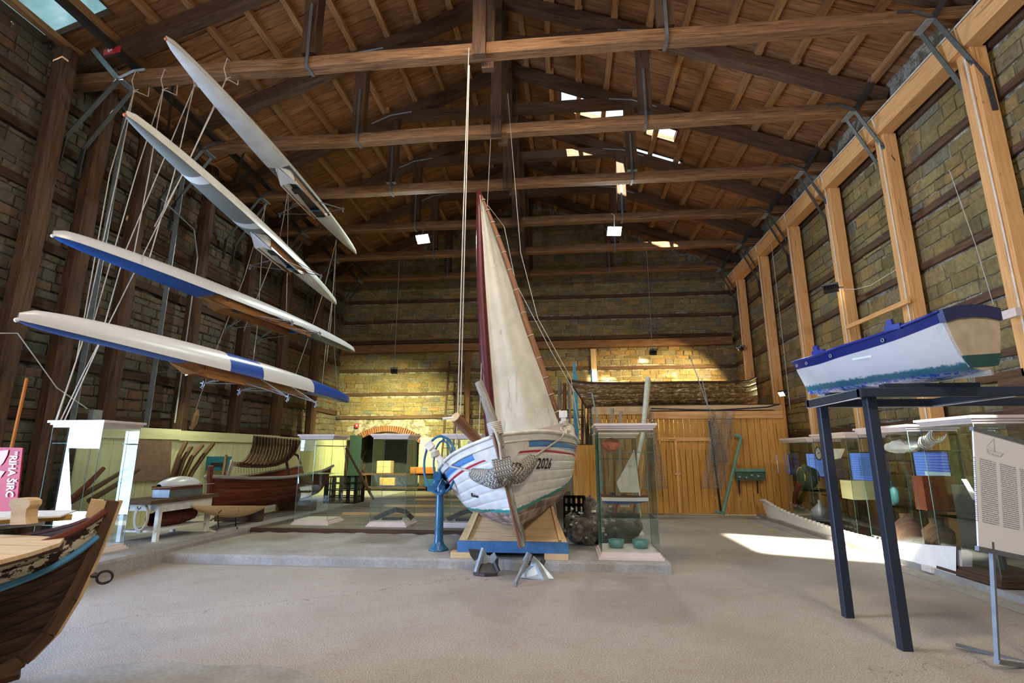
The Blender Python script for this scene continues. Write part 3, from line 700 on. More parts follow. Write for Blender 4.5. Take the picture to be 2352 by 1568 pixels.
# bow plates: light shaped boards over the bands near the stem
for side in (-1, 1):
    def bp(b):
        P = []
        for i in range(10):
            d = .02+.22*i/9; top = .93; lo = .80-.16*max(0, 1-i/5.)
            P.append([hero.p(d, lo+(top-lo)*k/4, side, -.012) for k in range(5)])
        b.grid(P, flip=side > 0)
    sub(boat, 'bow_plate', 'whitewood', bp, smooth=True, world=False)
# registration number
def text_mesh(txt, size, shear=0.):
    cu = bpy.data.curves.new('t', 'FONT'); cu.body = txt; cu.size = size; cu.shear = shear; cu.resolution_u = 2; cu.offset = size*.018
    o = bpy.data.objects.new('t', cu); COL.objects.link(o); dg = bpy.context.evaluated_depsgraph_get(); me = bpy.data.meshes.new_from_object(o.evaluated_get(dg))
    vs = [tuple(v.co) for v in me.vertices]; fs = [list(p.vertices) for p in me.polygons]; bpy.data.objects.remove(o); bpy.data.meshes.remove(me); return vs, fs
vs, fs = text_mesh('2026', .235, .2)
def num(b):
    out = []
    for x, y, z in vs:
        dd_ = .33+x*.60; blw = .50-y*.86; d = dd_
        u = 1-blw/max(.01, hero.g(2, d)-hero.g(3, d)); out.append(hero.p(d, u, 1, -.016))
    b.add(out, fs)
sub([q_ for q_ in boat.children if q_.name.startswith('hull_plank')][-2], 'number', 'black', num, world=False)
vs2, fs2 = text_mesh('-', .2, .2)
sub(boat, 'number', 'black', lambda b: b.add([hero.p(.27+x*.6, 1-(.45-y*.86)/1.25, 1, -.016) for x, y, z in vs2], fs2), world=False)
sub(boat, 'hawse_ring', 'black', lambda b: b.tube([hero.p(.62, .50, -1, -.02), hero.p(.58, .47, -1, -.06), hero.p(.54, .44, -1, -.02)], .014, 6), world=False)
# rope fender hung round the bow
fn = N('knotted rope', .95, 0, .1); v = fn.co('UV'); s_ = fn.sep(v)
ch = fn.math('SINE', fn.math('ADD', fn.math('MULTIPLY', s_[0], 120), fn.math('MULTIPLY', fn.math('SINE', fn.math('MULTIPLY', s_[1], 95)), 1.7)))
fn.bump(ch, 1., .02); M['fender'] = fn.base(fn.ramp(ch, [(.0, (.36, .33, .28)), (.4, (.56, .53, .46)), (1, (.70, .67, .60))]))
def fen(b):
    pts = []; rr = []
    for i in range(-12, 13):
        t = i/12; side = 1 if t >= 0 else -1; a = abs(t); d = .03+(.20 if t > 0 else .25)*a
        u = .57+.13*a**1.4; p = Vector(hero.p(d, u, side, -.09)); p.x += .06*(1-a)
        if a < .08: p = Vector((.33, t*.5, .76))
        pts.append(p); rr.append(.125-.050*a**2+.02*math.exp(-(t*5)**2))
    b.tube(pts, rr, 14)
    for k in range(7): b.tube([(.30+.0*k, -.11+.036*k, .97), (.46, -.10+.034*k, .86), (.47, -.10+.034*k, .74), (.36, -.09+.03*k, .66)], .019, 6)
fo = thing('rope_fender', 'thick knotted pale rope fender hanging across the bow of the white sailing boat', 'fender', mat=hm)
sub(fo, 'braid', M['fender'], fen, smooth=True, world=False)
sub(fo, 'lashing', 'rope', lambda b: (b.tube([hero.p(.24, .72, 1, -.08), hero.p(.72, .93, 1, -.05), hero.p(.80, 1, 1, -.05), Vector(hero.p(.9, 1, 1))+Vector((0, -.05, .12))], .014, 6),
    b.tube([hero.p(.28, .72, -1, -.08), hero.p(.72, .93, -1, -.05), hero.p(.78, 1, -1, -.05), Vector(hero.p(.9, 1, -1))+Vector((0, .05, .12))], .014, 6),
    b.tube([(.36, 0, .95), (.36, .02, 1.15), (.34, 0, 1.35), (.30, -.04, 1.4)], .016, 6)), world=False)
# bitts, mooring post, pad
def cleat(b, p, tilt):
    p = Vector(p); q = p+Vector((0, tilt, .26)); b.beam(p, q, .075, .075, up=(1, 0, 0)); b.beam(q-Vector((0, tilt*.05, 0)), q+Vector((0, tilt*.35, .10)), .12, .12, up=(1, 0, 0))
for side, lab in ((1, .05), (-1, -.14)):
    sub(boat, 'bitt', 'whitewood', lambda b: cleat(b, Vector(hero.p(.95, 1, side))+Vector((0, -side*.02, .0)), lab), world=False)
sub(boat, 'bitt_rope', 'rope', lambda b: [b.ring(Vector(hero.p(.95, 1, s__))+Vector((0, t_, .14+.02*k)), (0, t_*2, 1), .062, .012, 16, 5) for s__, t_ in ((1, .02), (-1, -.08)) for k in range(4)], world=False)
sub(boat, 'stem_post', 'greywood', lambda b: b.tube([(.20, .01, 1.12), (.22, -.01, 1.5), (.24, -.05, 1.85), (.25, -.08, 2.05)], [.075, .07, .06, .058], 6), world=False)
POST = [o_ for o_ in boat.children if o_.name.startswith('stem_post')][0]
sub(POST, 'post_lashing', 'rope', lambda b: [b.ring((.21, 0, 1.30+.025*k), (0, 0, 1), .088, .014, 18, 6) for k in range(7)], world=False)
# bowsprit stub resting over the left rail
bs = MB(); e0 = at(1046, 958, Y=7.5); e1 = at(1098, 1012, Y=7.95); bs.tube([e0, e0+(e1-e0)*.5, e1], [.078, .082, .075], 14)
o = bs.build('bowsprit', 'brownpole', boat, smooth=False)
sub(o, 'bowsprit_end', 'palewood', lambda b: b.tube([e0-(e1-e0).normalized()*.012, e0+(e1-e0).normalized()*.004], .076, 14))
sub(o, 'bowsprit_pin', 'whitewood', lambda b: b.tube([e0+Vector((-.19, 0, -.02)), e0+Vector((.02, .02, -.0))], .02, 6))
sub(boat, 'bowsprit_chock', 'whitewood', lambda b: b.beam(e1+Vector((-.15, .0, -.06)), e1+Vector((.16, .05, .02)), .16, .10))
# mast, yard and sail
mast = thing('mast', 'dark red mast of the white sailing boat rising to the roof beams', 'mast', tuple(at(1131, 1012, Y=8.7)))
m0, m1 = at(1131, 1030, Y=8.7), at(1100, 440, Y=8.75)
marn = plain('maroon spar', (.085, .012, .014), .4)
sub(mast, 'spar', marn, lambda b: b.tube([m0+(m1-m0)*(i/12)+Vector((-.05*math.sin(PI*i/12), 0, 0)) for i in range(13)], [.10-.055*(i/12)**2 for i in range(13)], 12), smooth=True)
YDP = [(1306, 1004, 9.35), (1272, 925, 9.3), (1246, 848, 9.25), (1210, 745, 9.2), (1178, 640, 9.15), (1150, 560, 9.1), (1125, 495, 9.05), (1105, 448, 9.0)]
yp = [at(a, c, Y=y) for a, c, y in YDP]
yard = thing('yard', 'long curved brown yard with rope lashings along the edge of the sail', 'yard', tuple(yp[0]))
sub(yard, 'pole', 'brownpole', lambda b: b.tube(yp, [.035, .050, .055, .055, .05, .042, .034, .02], 10), smooth=True)
def lash(b):
    for i in range(len(yp)-1):
        for k in (.25, .75):
            p = yp[i]+(yp[i+1]-yp[i])*k; b.ring(p, yp[i+1]-yp[i], .062-.004*i, .009, 14, 5)
sub(yard, 'lashing', 'rope', lash)
sn = N('stained sailcloth', .9, 0, .15); uvs = sn.sep(sn.co('UV')); f = sn.noise(sn.co(), 1.3, 5, .6); f2 = sn.noise(sn.map(sn.co(), (9, 9, 1.1)), 1, 4, .65)
c = sn.ramp(f, [(.3, (.50, .50, .43)), (.5, (.66, .65, .58)), (.72, (.74, .73, .68))])
c = sn.mix(sn.math('MULTIPLY', sn.step(f2, .60, .72), .55), c, (.30, .28, .24))
seam = sn.math('FRACT', sn.math('MULTIPLY', uvs[1], 6)); c = sn.mix(sn.math('MULTIPLY', sn.step(seam, .03, .0), .4), c, (.33, .30, .24))
sm = sn.base(c)
L0 = [(1134, 1014), (1124, 900), (1117, 780), (1112, 680), (1109, 590), (1107, 520), (1104, 462), (1102, 448)]
R0 = [(1290, 992), (1266, 925), (1240, 848), (1204, 745), (1172, 640), (1145, 560), (1121, 495), (1104, 448)]
def sail(b):
    P = []; n = 28
    for i in range(n+1):
        t = i/n*(len(L0)-1); k = min(int(t), len(L0)-2); q = t-k
        l = [L0[k][j]+(L0[k+1][j]-L0[k][j])*q for j in (0, 1)]; r = [R0[k][j]+(R0[k+1][j]-R0[k][j])*q for j in (0, 1)]
        row = []
        for j in range(17):
            s = j/16; a = l[0]+(r[0]-l[0])*s; c_ = l[1]+(r[1]-l[1])*s
            if i == 0: c_ -= 8*math.sin(PI*s)
            yy = 8.72+(9.22-8.72)*s-.16*math.sin(PI*s)*(1-.6*i/n)+.012*math.sin(s*19+i*.2)
            row.append(at(a, c_, Y=yy))
        P.append(row)
    b.grid(P)
so = thing('sail', 'large stained off-white sail set on the white wooden boat', 'sail', tuple(at(1134, 1014, Y=8.72)))
sub(so, 'cloth', sm, sail, smooth=True)
sub(so, 'bolt_rope', 'rope', lambda b: b.tube([at(x, y, Y=8.715) for x, y in L0], .010, 6))
sub(so, 'patch', 'cotton' if False else 'rope', lambda b: [b.ring(at(x, y, Y=yy_), (0, 1, .1), .02, .006, 4, 4) for x, y, yy_ in ((1148, 640, 8.72), (1176, 703, 8.8), (1150, 760, 8.75))])
# halyards
def rope_thing(label, pts, r=.009, mat='rope', name='rope', parts=None, group=None):
    b = MB(); b.tube(pts, r, 5); return b.build(name, mat, None, label=label, cat='rope', group=group)
rope_thing('long white halyard from nearest tie beam to blue wheel, left of its twin', [at(1077, 110, Y=7.86), at(1064, 500, Y=7.9), at(1051, 960, Y=8.0), at(1046, 1040, Y=8.1)])
rope_thing('long white halyard close beside its twin, ending behind the white boat rail', [at(1078, 150, Y=7.86), at(1069, 500, Y=7.95), at(1057, 980, Y=8.3)])
rope_thing('thin white line from the second tie beam to the mast foot', [at(1127, 320, Y=10.2), at(1113, 600, Y=9.4), at(1104, 890, Y=8.5), at(1100, 1000, Y=8.4)], .006)
rope_thing('thin line right of the mast running past the yard to the right rail', [at(1166, 215, Y=10.3), at(1196, 580, Y=9.9), at(1235, 730, Y=9.7), at(1311, 868, Y=9.7), at(1330, 985, Y=9.6)], .006)
rope_thing('thin stay from the yard tip down to the right side of the boat', [at(1121, 472, Y=9), at(1158, 520, Y=9.4), at(1185, 650, Y=9.6), at(1268, 810, Y=9.6), at(1320, 900, Y=9.6)], .006)
# ---- cradle
cr = thing('cradle', 'pale plank cradle with blue painted front edge under the white boat', 'cradle', (-.78, 8.1, .13))
def crw(b):
    q = [at(1056, 1238, Y=7.93), at(1303, 1246, Y=7.93), at(1268, 1158, Y=8.25), at(1085, 1160, Y=8.25)]
    b.prism([(-1.58, 7.98, .36), (.01, 7.98, .36), (-.20, 8.50, .78), (-1.42, 8.50, .78)], (0, .6, -.6), .05)
sub(cr, 'sloping_board', 'palewood', crw)
sub(cr, 'front_board', plain('blue painted board', (.055, .16, .34), .5), lambda b: b.beam((-1.59, 7.95, .285), (.03, 7.95, .285), .06, .15))
sub(cr, 'bearer', 'palewood', lambda b: b.beam((-1.68, 8.0, .17), (-1.35, 8.0, .17), .2, .08))
sub(cr, 'bearer', 'palewood', lambda b: b.beam((-.32, 8.0, .17), (.02, 8.0, .17), .2, .08))
sub(cr, 'bearer', 'darkpost', lambda b: b.beam((-1.6, 8.35, .19), (.0, 8.35, .19), .2, .11))
for x in (-1.45, -.1): sub(cr, 'side_board', 'palewood', lambda b: b.beam((x, 8.0, .34), (x+(.12 if x < -1 else -.12), 8.5, .76), .04, .12))
sub(cr, 'post', 'greywood', lambda b: b.beam((-.10, 8.5, .14), (-.22, 8.6, 1.05), .06, .12, up=(0, 1, 0)))
sub(cr, 'post', 'greywood', lambda b: b.beam((-1.4, 8.7, .14), (-1.35, 8.7, .85), .06, .12, up=(0, 1, 0)))
sub(cr, 'bearer', 'greywood', lambda b: b.beam((-1.5, 10.6, .45), (-.05, 10.6, .45), .25, .62))
# ---------------------------------------------------------------- old boat, lower left
on = N('peeling old hull', .75, 0, .25); uv = on.sep(on.co('UV')); nn1 = on.noise(on.map(on.co(), (2.2, 2.2, 3.5)), 3.2, 5, .65); nn2 = on.noise(on.co(), 2.2, 4, .6)
wd_ = on.mix(on.step(on.noise(on.map(on.co(), (1, 1, 8)), 4, 4), .35, .7), (.022, .012, .007), (.085, .042, .021))
wd_ = on.mix(on.math('MULTIPLY', on.step(nn2, .5, .62), .75), wd_, (.018, .012, .009))
pnt = on.mix(on.step(nn1, .53, .50), wd_, (.62, .55, .40)); top = on.step(on.math('SUBTRACT', uv[1], on.math('MULTIPLY', uv[0], .07)), .195, .19)
c = on.mix(top, wd_, pnt); c = on.mix(on.step(uv[1], .03, .02), c, (.20, .09, .05))
on.bump(nn1, .5, .006); M['oldhull'] = on.base(c)
FWD = (.75, .66, 0)
OL = 4.4
oldh = Hull(OL, [(0, .02, 1.03, 0, .9), (.12, .18, .93, -.01, .78), (.3, .36, .85, -.03, .66), (.6, .54, .79, -.06, .58), (1.0, .68, .75, -.10, .5), (1.6, .79, .72, -.12, .46), (3, .82, .74, -.12, .42), (4.4, .6, .84, -.05, .5)], rake=.36, rp=.6)
om = frame((-3.86, 3.72, .15), FWD)
ob = thing('old_boat', 'weathered brown wooden boat with peeling cream paint and blue stripe in the left foreground', 'boat', mat=om)
us = [0, .12, .24, .36, .48, .60, .70, .80, .90, 1.0]
for side in (-1, 1):
    for a, c in zip(us, us[1:]):
        sub(ob, 'hull_plank', M['oldhull'], lambda b: oldh.patch(b, a, c, side, nd=26, nu=3, groove=.010, d1=3.4), smooth=True, world=False)
    sub(ob, 'inner_hull', 'oldwood', lambda b: oldh.patch(b, 0, 1, side, nd=20, nu=8, inset=.025, groove=0, d1=3.4), smooth=True, world=False)
    sub(ob, 'gunwale', 'redhull', lambda b: b.tube(oldh.rail(1, side, out=.012, d0=.02, d1=3.4), .026, 6), world=False)
    sub(ob, 'blue_strake', 'bluestr' if 'bluestr' in M else M.setdefault('bluestr', plain('faded blue strake', (.07, .24, .42), .6)), lambda b: b.tube([Vector(oldh.p(dd, 1-(.205+.07*dd)/(oldh.g(2, dd)-oldh.g(3, dd)), side, -.012)) for dd in [3.4*(i/30)**1.4 for i in range(31)]], .024, 6), world=False)
sst = [(-.16, 0, -.06), (.0, 0, .03), (.12, 0, .18), (.21, 0, .40), (.29, 0, .70), (.345, 0, .95), (.37, 0, 1.09)]
sub(ob, 'stem', 'darkpost', lambda b: [b.beam(p, q, .08, .10, up=(1, 0, 0)) for p, q in zip([Vector(x) for x in sst], [Vector(x) for x in sst[1:]])], world=False)
sub(ob, 'stem_face', 'palewood', lambda b: b.tube([Vector(x)+Vector((.055, 0, 0)) for x in sst], .022, 6), world=False)
sub(ob, 'stem_head', 'palewood', lambda b: b.beam((.27, 0, .97), (.29, 0, 1.10), .09, .10, up=(1, 0, 0)), world=False)
sub(ob, 'keel', 'darkpost', lambda b: b.tube([(.0, 0, -.05), (-.6, 0, -.14), (-1.1, 0, -.24), (-1.8, 0, -.31), (-3.4, 0, -.33)], .05, 6), world=False)
def odk(b, d0, d1, drop):
    P = []
    for i in range(12):
        d = d0+(d1-d0)*i/11; r = Vector(oldh.p(d, 1, 1)); hb = max(r.y-.02, .01); P.append([(r.x, hb*k/4, r.z-drop) for k in range(-4, 5)])
    b.grid(P)
sub(ob, 'foredeck', 'oldwood', lambda b: odk(b, .05, 3.4, .12), world=False)
M['yellow'] = plain('ochre paint', (.50, .30, .07), .6)
zc_ = 1.02
sub(ob, 'hatch_board', 'palewood', lambda b: b.prism([at(-40, 1226, Z=zc_), at(60, 1229, Z=zc_), at(148, 1234, Z=zc_), at(138, 1246, Z=zc_), at(70, 1268, Z=zc_), at(-40, 1296, Z=zc_)], (0, 0, -1), .025))
sub(ob, 'hatch_coaming', 'oldwood', lambda b: b.beam(at(-40, 1300, Z=.97), at(140, 1252, Z=.97), .03, .06))
zd_ = 1.14
sub(ob, 'cover_board', 'whitewood', lambda b: b.prism([at(-40, 1176, Z=zd_), at(80, 1172, Z=zd_), at(175, 1171, Z=zd_), at(140, 1184, Z=zd_), at(-40, 1192, Z=zd_)], (0, 0, -1), .012))
sub(ob, 'cover_edge', 'yellow', lambda b: b.beam(at(-40, 1197, Z=1.12), at(165, 1187, Z=1.11), .03, .045))
sub(ob, 'deck_beam', 'greywood', lambda b: b.beam(at(-40, 1214, Z=1.03), at(95, 1200, Z=1.03), .10, .03))
def obitt(b):
    P = [(22, 1205), (24, 1190), (26, 1168), (20, 1158), (22, 1148), (34, 1144), (60, 1144), (69, 1150), (68, 1160), (60, 1170), (58, 1188), (60, 1204)]
    b.prism([at(x, y, Y=3.55) for x, y in P], (0, 1, 0), .09)
sub(ob, 'bitt', 'palewood', obitt)
sub(ob, 'stem_ring', 'darkmetal', lambda b: (b.ring((.40, .0, .52), (0, 1, .25), .048, .010, 24, 8), b.tube([(.27, 0, .55), (.35, 0, .54)], .020, 8)), world=False)
sub(ob, 'support', 'black', lambda b: b.bx(-4.6, -4.15, 3.3, 3.7, 0, .14))
# ---------------------------------------------------------------- dinghy on the stand
dn = N('blue and white dinghy paint', .35, 0, .4); uv = dn.sep(dn.co('UV')); o_ = dn.sep(dn.co()); f = dn.noise(dn.co(), 22, 4, .7)
c = dn.mix(dn.step(dn.noise(dn.co(), 4, 3), .3, .7), (.62, .62, .58), (.70, .69, .66))
c = dn.mix(dn.step(uv[1], .092, .088), c, (.010, .020, .15))
lo = dn.math('ADD', o_[2], dn.math('MULTIPLY', f, .09)); c = dn.mix(dn.step(lo, .175, .155), c, (.045, .16, .20))
c = dn.mix(dn.step(lo, .115, .095), c, dn.mix(dn.step(f, .47, .53), (.03, .08, .42), (.34, .44, .58)))
c = dn.mix(dn.step(lo, .062, .052), c, (.12, .16, .20)); M['dinghy'] = dn.base(c)
DL = 2.34
DL = 1.74
din = Hull(DL, [(0, .02, .42, .03, .8), (.18, .17, .415, .01, .62), (.45, .31, .41, 0, .45), (.9, .44, .44, 0, .36), (1.4, .46, .49, .0, .32), (1.74, .38, .57, .04, .34)], rake=.14, rp=1.)
dm = frame((2.86, 6.36, 2.255), (-.415, .910, 0), roll=math.radians(-6))
dg = thing('dinghy', 'small blue and white dinghy with flat transom resting on the dark steel stand', 'boat', mat=dm)
for side in (-1, 1):
    sub(dg, 'hull', M['dinghy'], lambda b: din.patch(b, 0, 1, side, nd=30, nu=14, groove=0), smooth=True, world=False)
    sub(dg, 'inner_hull', 'white', lambda b: din.patch(b, 0, 1, side, nd=20, nu=8, inset=.015, groove=0), smooth=True, world=False)
    sub(dg, 'gunwale', plain('navy gunwale', (.012, .022, .20), .35), lambda b: b.tube(din.rail(1, side, out=.01), .014, 6), smooth=True, world=False)
    for dd in (.12, .36, .75, 1.3): sub(dg, 'ring_bolt', 'galv', lambda b: b.ring(din.p(dd, .88, side, -.012), (.3, 1, 0), .016, .005, 12, 5), world=False)
    for dd in (.62, 1.42): sub(dg, 'rowlock_block', plain('navy block', (.015, .025, .22), .4), lambda b: (b.box(Vector(din.p(dd, 1, side))+Vector((0, 0, .02)), (.14, .04, .05)), b.box(Vector(din.p(dd, 1, side))+Vector((.02, 0, .06)), (.05, .035, .07))), world=False)
def dtr(b, x, t, z0, z1, sc=1.0):
    P = []; n_ = 12; zz = [z0+(z1-z0)*i/n_ for i in range(n_+1)]
    def hb(z): u = min(1, max(0, (z-.04)/.52)); return Vector(din.p(DL, u, 1)).y*sc
    P = [(x, hb(z), z) for z in zz]+[(x, -hb(z), z) for z in zz[::-1]]; b.prism(P, (1, 0, 0), t)
dx = -DL
sub(dg, 'transom', plain('beige transom', (.50, .41, .30), .6), lambda b: dtr(b, dx-.02, .03, .04, .56), world=False)
sub(dg, 'transom_band', plain('dark teal band', (.018, .07, .075), .5), lambda b: dtr(b, dx-.026, .02, .075, .18, 1.005), world=False)
sub(dg, 'transom_top', plain('navy transom top', (.012, .018, .10), .35), lambda b: b.prism([(dx-.035, .38, .47), (dx-.035, .392, .58), (dx-.035, .2, .61), (dx-.035, 0, .62), (dx-.035, -.2, .61), (dx-.035, -.392, .58), (dx-.035, -.38, .47), (dx-.035, -.2, .50), (dx-.035, 0, .51), (dx-.035, .2, .50)], (1, 0, 0), .05), world=False)
sub(dg, 'keel_strip', 'greywood', lambda b: b.beam((-.1, 0, .01), (-1.8, 0, .02), .03, .05), world=False)
sub(dg, 'thwart', 'white', lambda b: b.beam((-1.0, -.40, .30), (-1.0, .40, .30), .2, .02), world=False)
# ---------------------------------------------------------------- wreck on the partition roof
wn = N('glossy rotten hull', .38, 0, .35); f = wn.noise(wn.map(wn.co(), (1.2, 1, 5)), 6, 5, .7); c = wn.ramp(f, [(.3, (.045, .022, .008)), (.48, (.16, .085, .025)), (.58, (.30, .19, .06)), (.66, (.75, .68, .5))])
wn.bump(f, .4, .015); M['wreck'] = wn.base(c)
wm = frame((.62, 15.75, 2.99), (-1, 0, 0), roll=math.radians(6))
wk = thing('wooden_wreck', 'long dark weathered wooden hull lying on top of the pine partition', 'boat', mat=wm)
wh = Hull(5.0, [(0, .02, .80, .04, .7), (.35, .18, .70, .0, .55), (.9, .36, .62, 0, .42), (1.8, .48, .58, 0, .36), (3.2, .50, .58, 0, .36), (4.3, .36, .60, .02, .42), (4.75, .22, .66, .06, .5), (5.0, .05, .80, .12, .6)], rake=.42, rp=1.)
us = [0, .25, .5, .75, 1]
for side in (-1, 1):
    for a, c in zip(us, us[1:]): sub(wk, 'hull_plank', M['wreck'], lambda b: wh.patch(b, a, c, side, nd=30, nu=3, groove=.014), smooth=True, world=False)
    sub(wk, 'gunwale', 'darkpost', lambda b: b.tube(wh.rail(1, side, out=.015), .035, 6), world=False)
sub(wk, 'stem', 'darkpost', lambda b: b.tube([(-.05, 0, -.02), (.12, 0, .3), (.32, 0, .62), (.5, 0, .86)], .035, 6), world=False)
sub(wk, 'keel', 'darkpost', lambda b: b.beam((0, 0, -.02), (-4.9, 0, .0), .08, .06), world=False)
# ---------------------------------------------------------------- hanging racing shells (upside down)
def shell(name, label, z, X0, Y0, X1, Y1, B, hullmat, deckmat, seed, h=.25, tipround=False, riggers=1, cock=(.42, .60)):
    p0, p1 = Vector((X0, Y0, z)), Vector((X1, Y1, z)); L = (p1-p0).length; f = (p1-p0).normalized(); m = Matrix.Identity(4)
    r = f.cross(Vector((0, 0, 1))).normalized(); tilt = math.radians(TILT[len(SH)]); up = Vector((0, 0, -1)); r2 = r*math.cos(tilt)+up*math.sin(tilt); u2 = up*math.cos(tilt)-r*math.sin(tilt)
    for i, v in enumerate((f, r2, u2)):
        for j in range(3): m[j][i] = v[j]
    m.translation = p0
    t = thing(name, label, 'racing shell', mat=m, group='racing shells hung from the roof')
    def wd(s): s2 = min(1, max(0, s)); return B/2*(max(0, math.sin(PI*(s2**.92)))**(.62 if not tipround else .5))*(1 if s2 > 0 else 0)+.008
    def hull(b):
        P = []; UV = []
        for i in range(61):
            s = i/60; w = wd(s); d = h*(.30+.70*math.sin(PI*s)**.5) if 0 < s < 1 else h*.25
            P.append([(s*L, w*math.cos(a), -d*math.sin(a)) for a in [PI*k/14 for k in range(15)]])
        o = len(b.v); b.v += [q for r_ in P for q in r_]
        for i in range(60):
            for j in range(14):
                b.f.append([o+i*15+j, o+i*15+j+1, o+(i+1)*15+j+1, o+(i+1)*15+j]); b.uv.append([(i/60, j/14), (i/60, (j+1)/14), ((i+1)/60, (j+1)/14), ((i+1)/60, j/14)])
    def deck(b, a0, a1):
        P = []
        for i in range(21):
            s = a0+(a1-a0)*i/20; w = wd(s); P.append([(s*L, w*k/4, .045*(1-(k/4)**2)*min(1, w*8)+.004) for k in range(-4, 5)])
        b.grid(P)
    sub(t, 'hull', hullmat, hull, smooth=True, world=False)
    sub(t, 'deck', deckmat[0], lambda b: deck(b, 0, cock[0]-.06), smooth=True, world=False)
    sub(t, 'deck', deckmat[1], lambda b: deck(b, cock[1]+.01, 1), smooth=True, world=False)
    x0, x1 = cock[0]*L, cock[1]*L; cw = B*.40
    def coam(b):
        xm = (x0+x1)/2
        for q in (-1, 1):
            b.prism([(x0-.55, q*.03, .05), (x0, q*cw, .16), (x1-.25, q*cw, .13), (x1+.05, q*cw*.8, .04), (x1+.05, q*cw*.8, -.02), (x0-.3, q*cw*.8, -.02)], (0, q, 0), .012)
        b.prism([(x0-.55, 0, .05), (x0, cw, .16), (x0, 0, .12), (x0, -cw, .16)], (0, 0, 1), .008)
        b.prism([(x0-.6, -.01, .04), (x0, -cw, .15), (x0-.1, -cw*.9, 0)], (0, 1, 0), .01)
    sub(t, 'coaming', 'shellwood' if name == 'racing_shell' and riggers > 1 else 'white', coam, world=False)
    sub(t, 'cockpit_floor', 'redhull' if riggers > 1 else 'darkmetal', lambda b: b.bx(x0-.1, x1, -cw*.85, cw*.85, -.02, .02), world=False)
    sub(t, 'side_panel', 'shellwood', lambda b: (b.beam((x0-.1, cw*.9, .07), (x1, cw*.9, .06), .015, .14), b.beam((x0-.1, -cw*.9, .07), (x1, -cw*.9, .06), .015, .14)), world=False)
    sub(t, 'footplate', 'bluepaint', lambda b: b.beam((x1-.35, -cw*.6, .02), (x1-.30, cw*.6, .02), .25, .02, up=(.7, 0, .7)), world=False)
    sub(t, 'seat', 'darkmetal', lambda b: b.beam((x0+.45, -.13, .07), (x0+.45, .13, .07), .20, .03), world=False)
    for k in range(riggers):
        xr = x1-.55-.95*k*1.1
        for q in (-1, 1):
            e = Vector((xr-.05, q*.78, .22))
            sub(t, 'outrigger', 'steel', lambda b: (b.tube([(xr-.38, q*cw, .12), e], .009, 5), b.tube([(xr+.30, q*cw, .10), e], .009, 5), b.tube([(xr-.1, q*cw, -.02), e], .008, 5), b.tube([(xr-.38, q*cw, .12), (xr+.30, q*cw, .10)], .008, 4),
                b.tube([e-Vector((0, 0, .04)), e+Vector((0, 0, .09))], .011, 6), b.beam(e+Vector((-.04, 0, .0)), e+Vector((.04, 0, .0)), .05, .014), b.beam(e+Vector((.04, 0, .0)), e+Vector((.04, 0, .07)), .012, .012), b.beam(e+Vector((-.04, 0, .07)), e+Vector((.04, 0, .07)), .012, .012)), world=False)
    sub(t, 'bow_ball', 'cotton' if riggers == 1 else 'white', lambda b: b.lathe((.0, 0, 0), [(.0, -.025), (.018, -.015), (.024, 0), (.018, .015), (0, .025)], 8), smooth=True, world=False)
    sub(t, 'fin', 'white', lambda b: b.prism([(L*.86, 0, -.10), (L*.89, 0, -.10), (L*.895, 0, -.20), (L*.88, 0, -.21)], (0, 1, 0), .004), world=False)
    return t, m, L
M['shellwood'] = wood('varnished cedar', (.20, .075, .02), (.42, .20, .07), 2, 30)
whs = N('white gelcoat', .28, 0, .5); whs.base((.74, .74, .76)); M['gel'] = whs.m
s1 = N('ivory gelcoat', .35, 0, .4); f = s1.noise(s1.co(), 3, 3); s1.base(s1.ramp(f, [(.3, (.52, .51, .46)), (.7, (.66, .65, .60))]))
bd = N('canvas deck', .6); u_ = bd.sep(bd.co())[0]; fr = bd.math('FRACT', bd.math('MULTIPLY', u_, .62)); bd.base(bd.mix(bd.step(fr, .86, .87), (.17, .18, .155), (.62, .62, .58)))
bl = plain('blue deck', (.012, .065, .24), .4, var=.1)
hb_ = N('white hull with blue panels', .28, 0, .5); u4 = hb_.sep(hb_.co('UV'))[0]
bb = hb_.math('ADD', band(hb_, u4, .365, .475, .001), hb_.step(u4, .71, .712)); hb_.base(hb_.mix(bb, (.72, .72, .74), (.015, .075, .42)))
SH = []; TILT = [-4, 8, -3, 9]
SH.append(shell('racing_shell', 'uppermost white racing shell, its bow above the nearest tie beam', 7.6, -5.75, 6.04, -6.24, 14.5, .46, s1.m, (s1.m, s1.m), 1, cock=(.47, .68)))
SH.append(shell('racing_shell', 'second racing shell from the top, slim white with grey canvas deck panels', 5.70, -5.33, 5.2, -6.3, 13.5, .44, s1.m, (bd.m, s1.m), 2, cock=(.47, .67)))
SH.append(shell('racing_shell', 'third racing shell from the top, white hull with dark blue deck and brown cockpit', 4.47, -6.80, 5.9, -5.97, 14.2, .50, M['gel'], (bl, plain('navy deck', (.02, .045, .10), .4)), 3, h=.30, tipround=True, riggers=2, cock=(.38, .70)))
SH.append(shell('racing_shell', 'lowest racing shell, white with bright blue panels on its far half', 2.88, -5.3, 4.42, -5.4, 12.7, .50, hb_.m, (bl, bl), 4, h=.30, tipround=True, riggers=2, cock=(.32, .67)))
